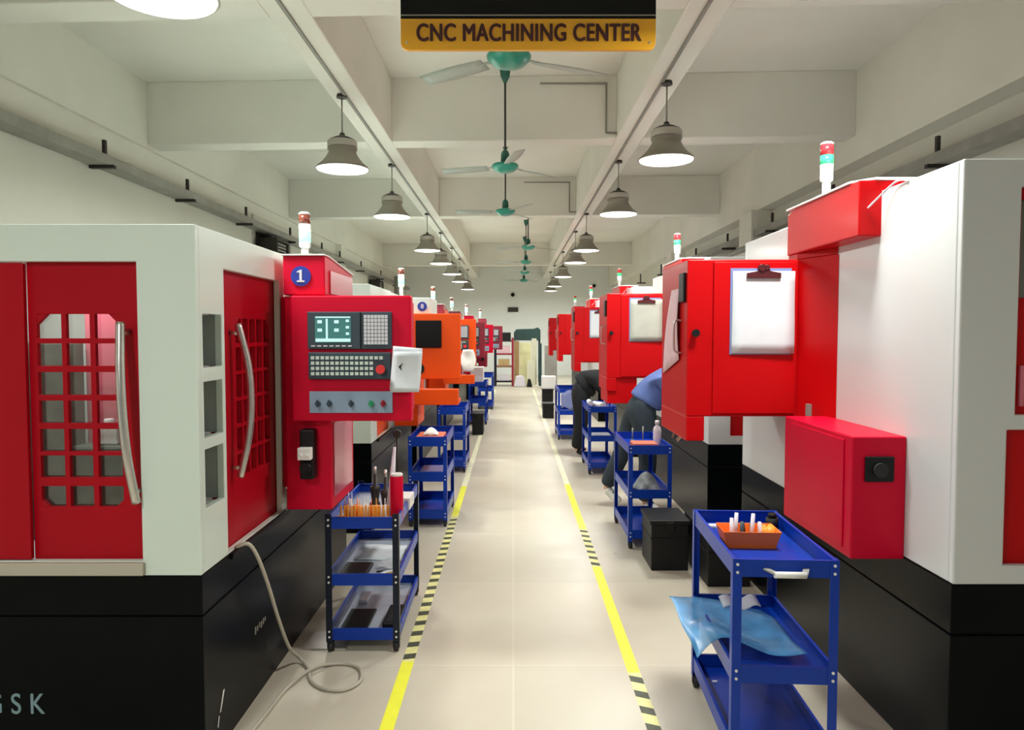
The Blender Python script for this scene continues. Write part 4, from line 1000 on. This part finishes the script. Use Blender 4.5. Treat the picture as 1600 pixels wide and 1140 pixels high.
# ------------------------------------------------------------------ far end of the aisle
rk = thing('storage_rack', 'dark red open rack standing at the end of the aisle', 'rack', (-0.30, 23.2, 0))
for sx in (-0.58, -0.02):
    for sy in (22.95, 23.45):
        MB().box(sx-0.035, sx+0.035, sy-0.03, sy+0.03, 0.0, 1.55 if sx > -0.3 else 1.45).build('post', 'maroon' if sx > -0.3 else 'dblue', rk)
for z, m in ((0.12, 'dblue'), (0.60, 'speck'), (1.0, 'maroon'), (1.42, 'darkmetal')):
    MB().box(-0.545, -0.055, 22.95, 23.45, z, z+0.05).build('shelf', m, rk)
small('carton', MB().box(-0.48, -0.12, 23.0, 23.3, 0.17, 0.36), 'pearl', 'pale box on the lowest shelf of the end rack', 'box', bevel=0.004)
small('carton', MB().box(-0.48, -0.12, 23.0, 23.3, 0.65, 0.86), 'card', 'brown carton on the second shelf of the end rack', 'box', bevel=0.004)
small('carton', MB().box(-0.50, -0.10, 23.0, 23.3, 1.05, 1.28), 'paperpink', 'pinkish box on the third shelf of the end rack', 'box', bevel=0.004)
small('machine_cover', MB().box(-0.50, -0.08, 23.0, 23.3, 1.47, 1.72), 'blackm', 'black instrument case on top of the end rack', 'case', bevel=0.01)
gc = thing('sheet_stack', 'dark green covered stack on a stand at the end of the aisle', 'stack', (0.45, 24.6, 0))
MB().prism([(0.02, 1.45), (0.92, 1.45), (0.92, 1.80), (0.84, 1.90), (0.70, 1.85), (0.10, 1.83), (0.02, 1.72)], 24.2, 24.9, 'y').build('cover', 'dkgreen', gc, 0.02)
for x in (0.05, 0.89):
    for y in (24.25, 24.85): MB().box(x-0.025, x+0.025, y-0.025, y+0.025, 0, 1.45).build('leg', 'darkmetal', gc)
def board(x0, x1, y, h, lean, m, label):
    t = Vector((0, math.sin(R(lean)), math.cos(R(lean))))
    n = Vector((0, math.cos(R(lean)), -math.sin(R(lean))))
    c = Vector(((x0+x1)/2, y, 0.03)) + t*h/2
    ax = Matrix((Vector((1, 0, 0)), n, t)).transposed()
    return tag(MB().obox(c, ax, ((x1-x0)/2, 0.012, h/2)).build('board', m, bevel=0.004), label, 'board', group='pale boards leaning at the end of the aisle')
board(0.20, 0.58, 23.30, 1.36, 6, 'cream', 'yellow-cream board leaning in the middle at the aisle end')
board(0.02, 0.19, 23.30, 1.42, 6, 'card', 'brownish board left of the yellow-cream one at the aisle end')
board(0.60, 0.76, 23.30, 1.50, 6, 'cream2', 'narrow pale board right of the yellow-cream one at the aisle end')
board(0.44, 0.70, 22.95, 0.78, 9, 'cream2', 'short pale board standing in front at the aisle end')
board(0.80, 0.90, 22.6, 1.35, 5, 'dkgreen', 'narrow dark board at the right of the leaning boards')
board(0.93, 1.30, 21.2, 1.30, 6, 'greymetal', 'grey sheet leaning behind the far right white carton')
small('trolley_bag', MB().prism([(0.02, 0.0), (0.40, 0.0), (0.38, 0.26), (0.28, 0.36), (0.08, 0.34)], 22.55, 22.85, 'y'), 'pearl', 'pale lumpy bag on the floor before the boards', 'bag', bevel=0.03)
small('waste_bag', MB().prism([(0.42, 0.0), (0.60, 0.0), (0.55, 0.24), (0.47, 0.26)], 22.5, 22.75, 'y'), 'blackm', 'small black bag on the floor before the boards', 'bag', bevel=0.02)
small('wall_plate', MB().box(-0.22, 0.20, Y1-0.05, Y1-0.001, 2.55, 2.74), 'darkmetal', 'dark rectangular plate on the far end wall', 'plate', bevel=0.004)
small('wall_speaker', MB().cyl((-0.02, Y1-0.06, 3.24), (-0.02, Y1-0.001, 3.24), 0.075, n=24), 'sign_black', 'small round black speaker above the plate on the end wall', 'speaker')
small('wall_speaker', MB().cyl((3.25, Y1-0.06, 3.60), (3.25, Y1-0.001, 3.60), 0.07, n=24), 'sign_black', 'small round black speaker high on the right of the end wall', 'speaker')
small('drain_pipe', MB().cyl((XL+0.42, 24.4, 0.0), (XL+0.42, 24.4, 3.62), 0.13, n=20), 'duct', 'pale vertical duct by the left wall beyond the machines', 'duct')

# ------------------------------------------------------------------ people
def skin_mesh(chains, m, name, parent=None, sub=2):
    """chains: list of (points, radii, links) merged into one mesh via Skin + Subdivision"""
    parts = []
    for verts, edges in chains:
        me = bpy.data.meshes.new('tmp')
        me.from_pydata([v[0] for v in verts], edges, [])
        o = bpy.data.objects.new('tmp', me); COL.objects.link(o)
        sk = o.modifiers.new('skin', 'SKIN'); sk.use_smooth_shade = True
        ss = o.modifiers.new('sub', 'SUBSURF'); ss.levels = sub; ss.render_levels = sub
        for i, v in enumerate(verts):
            r = v[1] if isinstance(v[1], tuple) else (v[1], v[1])
            me.skin_vertices[0].data[i].radius = r
        me.skin_vertices[0].data[0].use_root = True
        parts.append(o)
    dg = bpy.context.evaluated_depsgraph_get(); dg.update()
    bm = bmesh.new()
    for o in parts:
        m2 = bpy.data.meshes.new_from_object(o.evaluated_get(dg))
        bm.from_mesh(m2)
        bpy.data.meshes.remove(m2)
    for o in parts: bpy.data.objects.remove(o)
    for f in bm.faces: f.smooth = True; f.material_index = 0
    me = bpy.data.meshes.new(name); bm.to_mesh(me); bm.free()
    me.materials.append(M[m])
    o = bpy.data.objects.new(name, me); COL.objects.link(o)
    if parent: o.parent = parent
    return o

def hand(chains, wrist, d, side, up, s=1.0):
    """palm with four fingers and a thumb; d = pointing direction"""
    d = Vector(d).normalized(); up = Vector(up).normalized(); a = d.cross(up).normalized()
    w = Vector(wrist)
    palm = w + d*0.05*s
    chains.append(([(w, 0.024*s), (w + d*0.03*s, (0.034*s, 0.018*s)), (w + d*0.085*s, (0.036*s, 0.016*s))], [(0,1),(1,2)]))
    for k, (off, ln) in enumerate(((-0.030, 0.070), (-0.010, 0.080), (0.010, 0.075), (0.029, 0.058))):
        b = w + d*0.08*s + a*off*s
        chains.append(([(b, 0.0085*s), (b + (d*0.5*ln - up*0.006)*s, 0.008*s), (b + (d*0.82*ln - up*0.022)*s, 0.0075*s), (b + (d*0.95*ln - up*0.040)*s, 0.006*s)], [(0,1),(1,2),(2,3)]))
    b = w + d*0.025*s - a*0.028*s*side
    chains.append(([(b, 0.011*s), (b + (d*0.025 - a*0.022*side - up*0.004)*s, 0.010*s), (b + (d*0.05 - a*0.03*side - up*0.012)*s, 0.008*s)], [(0,1),(1,2)]))

def person(J, label, shirt, trouser, shoe, shoe2):
    B = J.get('bulk', 1.0)
    V = lambda k: Vector(J[k])
    lerp = lambda a, b, t: a + (b-a)*t
    pel, ch, nk, hd = V('pelvis'), V('chest'), V('neck'), V('head')
    verts = [(pel, (0.085, 0.07)), (lerp(pel, ch, .5), (0.08, 0.065)), (ch, (0.10, 0.07)), (nk, 0.052), (lerp(nk, hd, 0.5), 0.06), (hd, (0.078, 0.092)), (hd + (hd-nk).normalized()*0.07, (0.06, 0.07))]
    edges = [(0,1),(1,2),(2,3),(3,4),(4,5),(5,6)]
    def add(k, pts, root):
        prev = root
        for p, r in pts:
            verts.append((p, r)); edges.append((prev, len(verts)-1)); prev = len(verts)-1
    for s in ('l', 'r'):
        add(s, [(V('sh'+s), 0.045), (lerp(V('sh'+s), V('el'+s), .5), 0.040), (V('el'+s), 0.035), (lerp(V('el'+s), V('wr'+s), .4), 0.035), (V('wr'+s), 0.025)], 2)
        add(s, [(V('hip'+s), 0.066), (lerp(V('hip'+s), V('kn'+s), .5), 0.060), (V('kn'+s), 0.045), (lerp(V('kn'+s), V('an'+s), .35), 0.045), (V('an'+s), 0.034), (V('to'+s), (0.036, 0.028))], 0)
    chains = [(verts, edges)]
    for s, sd in (('l', 1), ('r', -1)):
        hand(chains, V('wr'+s), V('wr'+s)-V('el'+s), sd, J.get('palm', (0, 0, 1)))
    # face: nose, ears
    fd = Vector(J['face']).normalized(); upv = (hd-nk).normalized(); sd = fd.cross(upv).normalized()
    chains.append(([(hd + fd*0.07 + upv*0.01, 0.014), (hd + fd*0.100 - upv*0.012, 0.015), (hd + fd*0.085 - upv*0.022, 0.012)], [(0,1),(1,2)]))
    for q in (-1, 1):
        chains.append(([(hd + sd*q*0.078 + upv*0.015, 0.012), (hd + sd*q*0.088 - upv*0.01, 0.012), (hd + sd*q*0.080 - upv*0.03, 0.008)], [(0,1),(1,2)]))
    body = skin_mesh(chains, 'skin', 'person')
    tag(body, label, 'person')
    for q in (-1, 1):
        e = hd + fd*0.083 + sd*q*0.032 + upv*0.02
        MB().cyl(e, e + fd*0.006, 0.010, n=12).build('eye', 'hair', body)
    mo = hd + fd*0.084 - upv*0.045
    MB().cyl(mo - sd*0.022, mo + sd*0.022, 0.005, n=8).build('mouth', 'redmat', body)
    skin_mesh([([(hd - fd*0.035 - upv*0.01, (0.075, 0.075)), (hd - fd*0.02 + upv*0.05, (0.082, 0.082)), (hd + fd*0.03 + upv*0.085, (0.06, 0.06))], [(0,1),(1,2)])], 'hair', 'hair', body)
    # shirt
    sv = [(lerp(pel, ch, 0.12), (0.17, 0.17)), (lerp(pel, ch, .25), (0.17, 0.16)), (lerp(pel, ch, .6), (0.165, 0.15)), (ch, (0.175, 0.15)), (lerp(ch, nk, .8), 0.075)]
    se = [(0,1),(1,2),(2,3),(3,4)]
    for s in ('l', 'r'):
        prev = 3
        for p, r in ((V('sh'+s), 0.075), (lerp(V('sh'+s), V('el'+s), .5), 0.066), (V('el'+s), 0.055), (lerp(V('el'+s), V('wr'+s), J.get('sleeve', 0.8)), 0.042)):
            sv.append((p, r)); se.append((prev, len(sv)-1)); prev = len(sv)-1
    sv = [(p, tuple(q*B for q in r) if isinstance(r, tuple) else r*B) for p, r in sv]
    skin_mesh([(sv, se)], shirt, 'shirt', body)
    tv = [(lerp(pel, ch, .42), (0.15, 0.14)), (lerp(pel, ch, -0.1), (0.165, 0.155))]
    te = [(0,1)]
    for s in ('l', 'r'):
        prev = 1
        for p, r in ((V('hip'+s), 0.112), (lerp(V('hip'+s), V('kn'+s), .5), 0.098), (V('kn'+s), 0.080), (lerp(V('kn'+s), V('an'+s), .5), 0.076), (lerp(V('kn'+s), V('an'+s), 0.99), 0.064)):
            tv.append((p, r)); te.append((prev, len(tv)-1)); prev = len(tv)-1
    tv = [(p, tuple(q*B for q in r) if isinstance(r, tuple) else r*B) for p, r in tv]
    skin_mesh([(tv, te)], trouser, 'trousers', body)
    for s in ('l', 'r'):
        an, to = V('an'+s), V('to'+s)
        f = (to-an); f.z = to.z-an.z
        back = an - Vector((f.x, f.y, 0)).normalized()*0.045; back.z = an.z - 0.035 + (0.0 if 'heel' not in J else 0)
        sh = skin_mesh([([(an + Vector((0,0,-0.005)), 0.050), (lerp(an, to, 0.5) + Vector((0,0,-0.01)), (0.048, 0.044)), (to, (0.048, 0.036))], [(0,1),(1,2)])], shoe, 'shoe', body)
        skin_mesh([([(lerp(an, to, 0.35) + Vector((0, 0, 0.018)), (0.046, 0.034)), (lerp(an, to, 0.62) + Vector((0, 0, 0.014)), (0.046, 0.030))], [(0,1)])], shoe2, 'shoe_panel', sh)
    return body
# person in blue shirt leaning into the second right machine
person(dict(bulk=1.12, pelvis=(1.23, 6.82, 0.99), chest=(1.40, 6.80, 1.27), neck=(1.49, 6.78, 1.33), head=(1.52, 6.76, 1.22),
    shl=(1.42, 6.96, 1.25), ell=(1.50, 7.00, 1.02), wrl=(1.54, 6.93, 0.84), shr=(1.42, 6.64, 1.25), elr=(1.50, 6.60, 1.02), wrr=(1.54, 6.64, 0.84),
    hipl=(1.19, 6.92, 0.93), knl=(1.06, 6.97, 0.52), anl=(0.91, 7.00, 0.185), tol=(1.05, 6.95, 0.045),
    hipr=(1.22, 6.73, 0.93), knr=(1.27, 6.71, 0.50), anr=(1.24, 6.74, 0.095), tor=(1.38, 6.68, 0.045), face=(0.6, 0, -0.8), palm=(1, 0, 0.2), sleeve=0.45),
    'person in a blue shirt and dark trousers leaning over beside the second right cart', 'shirt', 'trouser', 'shoew', 'shoed')
# person in black bent over behind the third right cart
person(dict(bulk=1.3, pelvis=(0.94, 9.95, 0.93), chest=(1.14, 9.90, 1.10), neck=(1.26, 9.86, 1.12), head=(1.36, 9.80, 1.03),
    shl=(1.15, 10.06, 1.06), ell=(1.24, 10.03, 0.90), wrl=(1.36, 9.95, 0.86), shr=(1.15, 9.72, 1.06), elr=(1.26, 9.64, 0.90), wrr=(1.36, 9.62, 0.94),
    hipl=(0.94, 10.05, 0.88), knl=(0.97, 10.05, 0.48), anl=(0.90, 10.10, 0.095), tol=(1.03, 10.06, 0.045),
    hipr=(0.93, 9.85, 0.88), knr=(0.94, 9.82, 0.48), anr=(0.87, 9.84, 0.095), tor=(1.00, 9.80, 0.045), face=(0.6, -0.5, -0.6), palm=(0, 0, 1)),
    'person in black clothes bent over behind the third right cart', 'blackcloth', 'blackcloth', 'blackcloth', 'shoed')
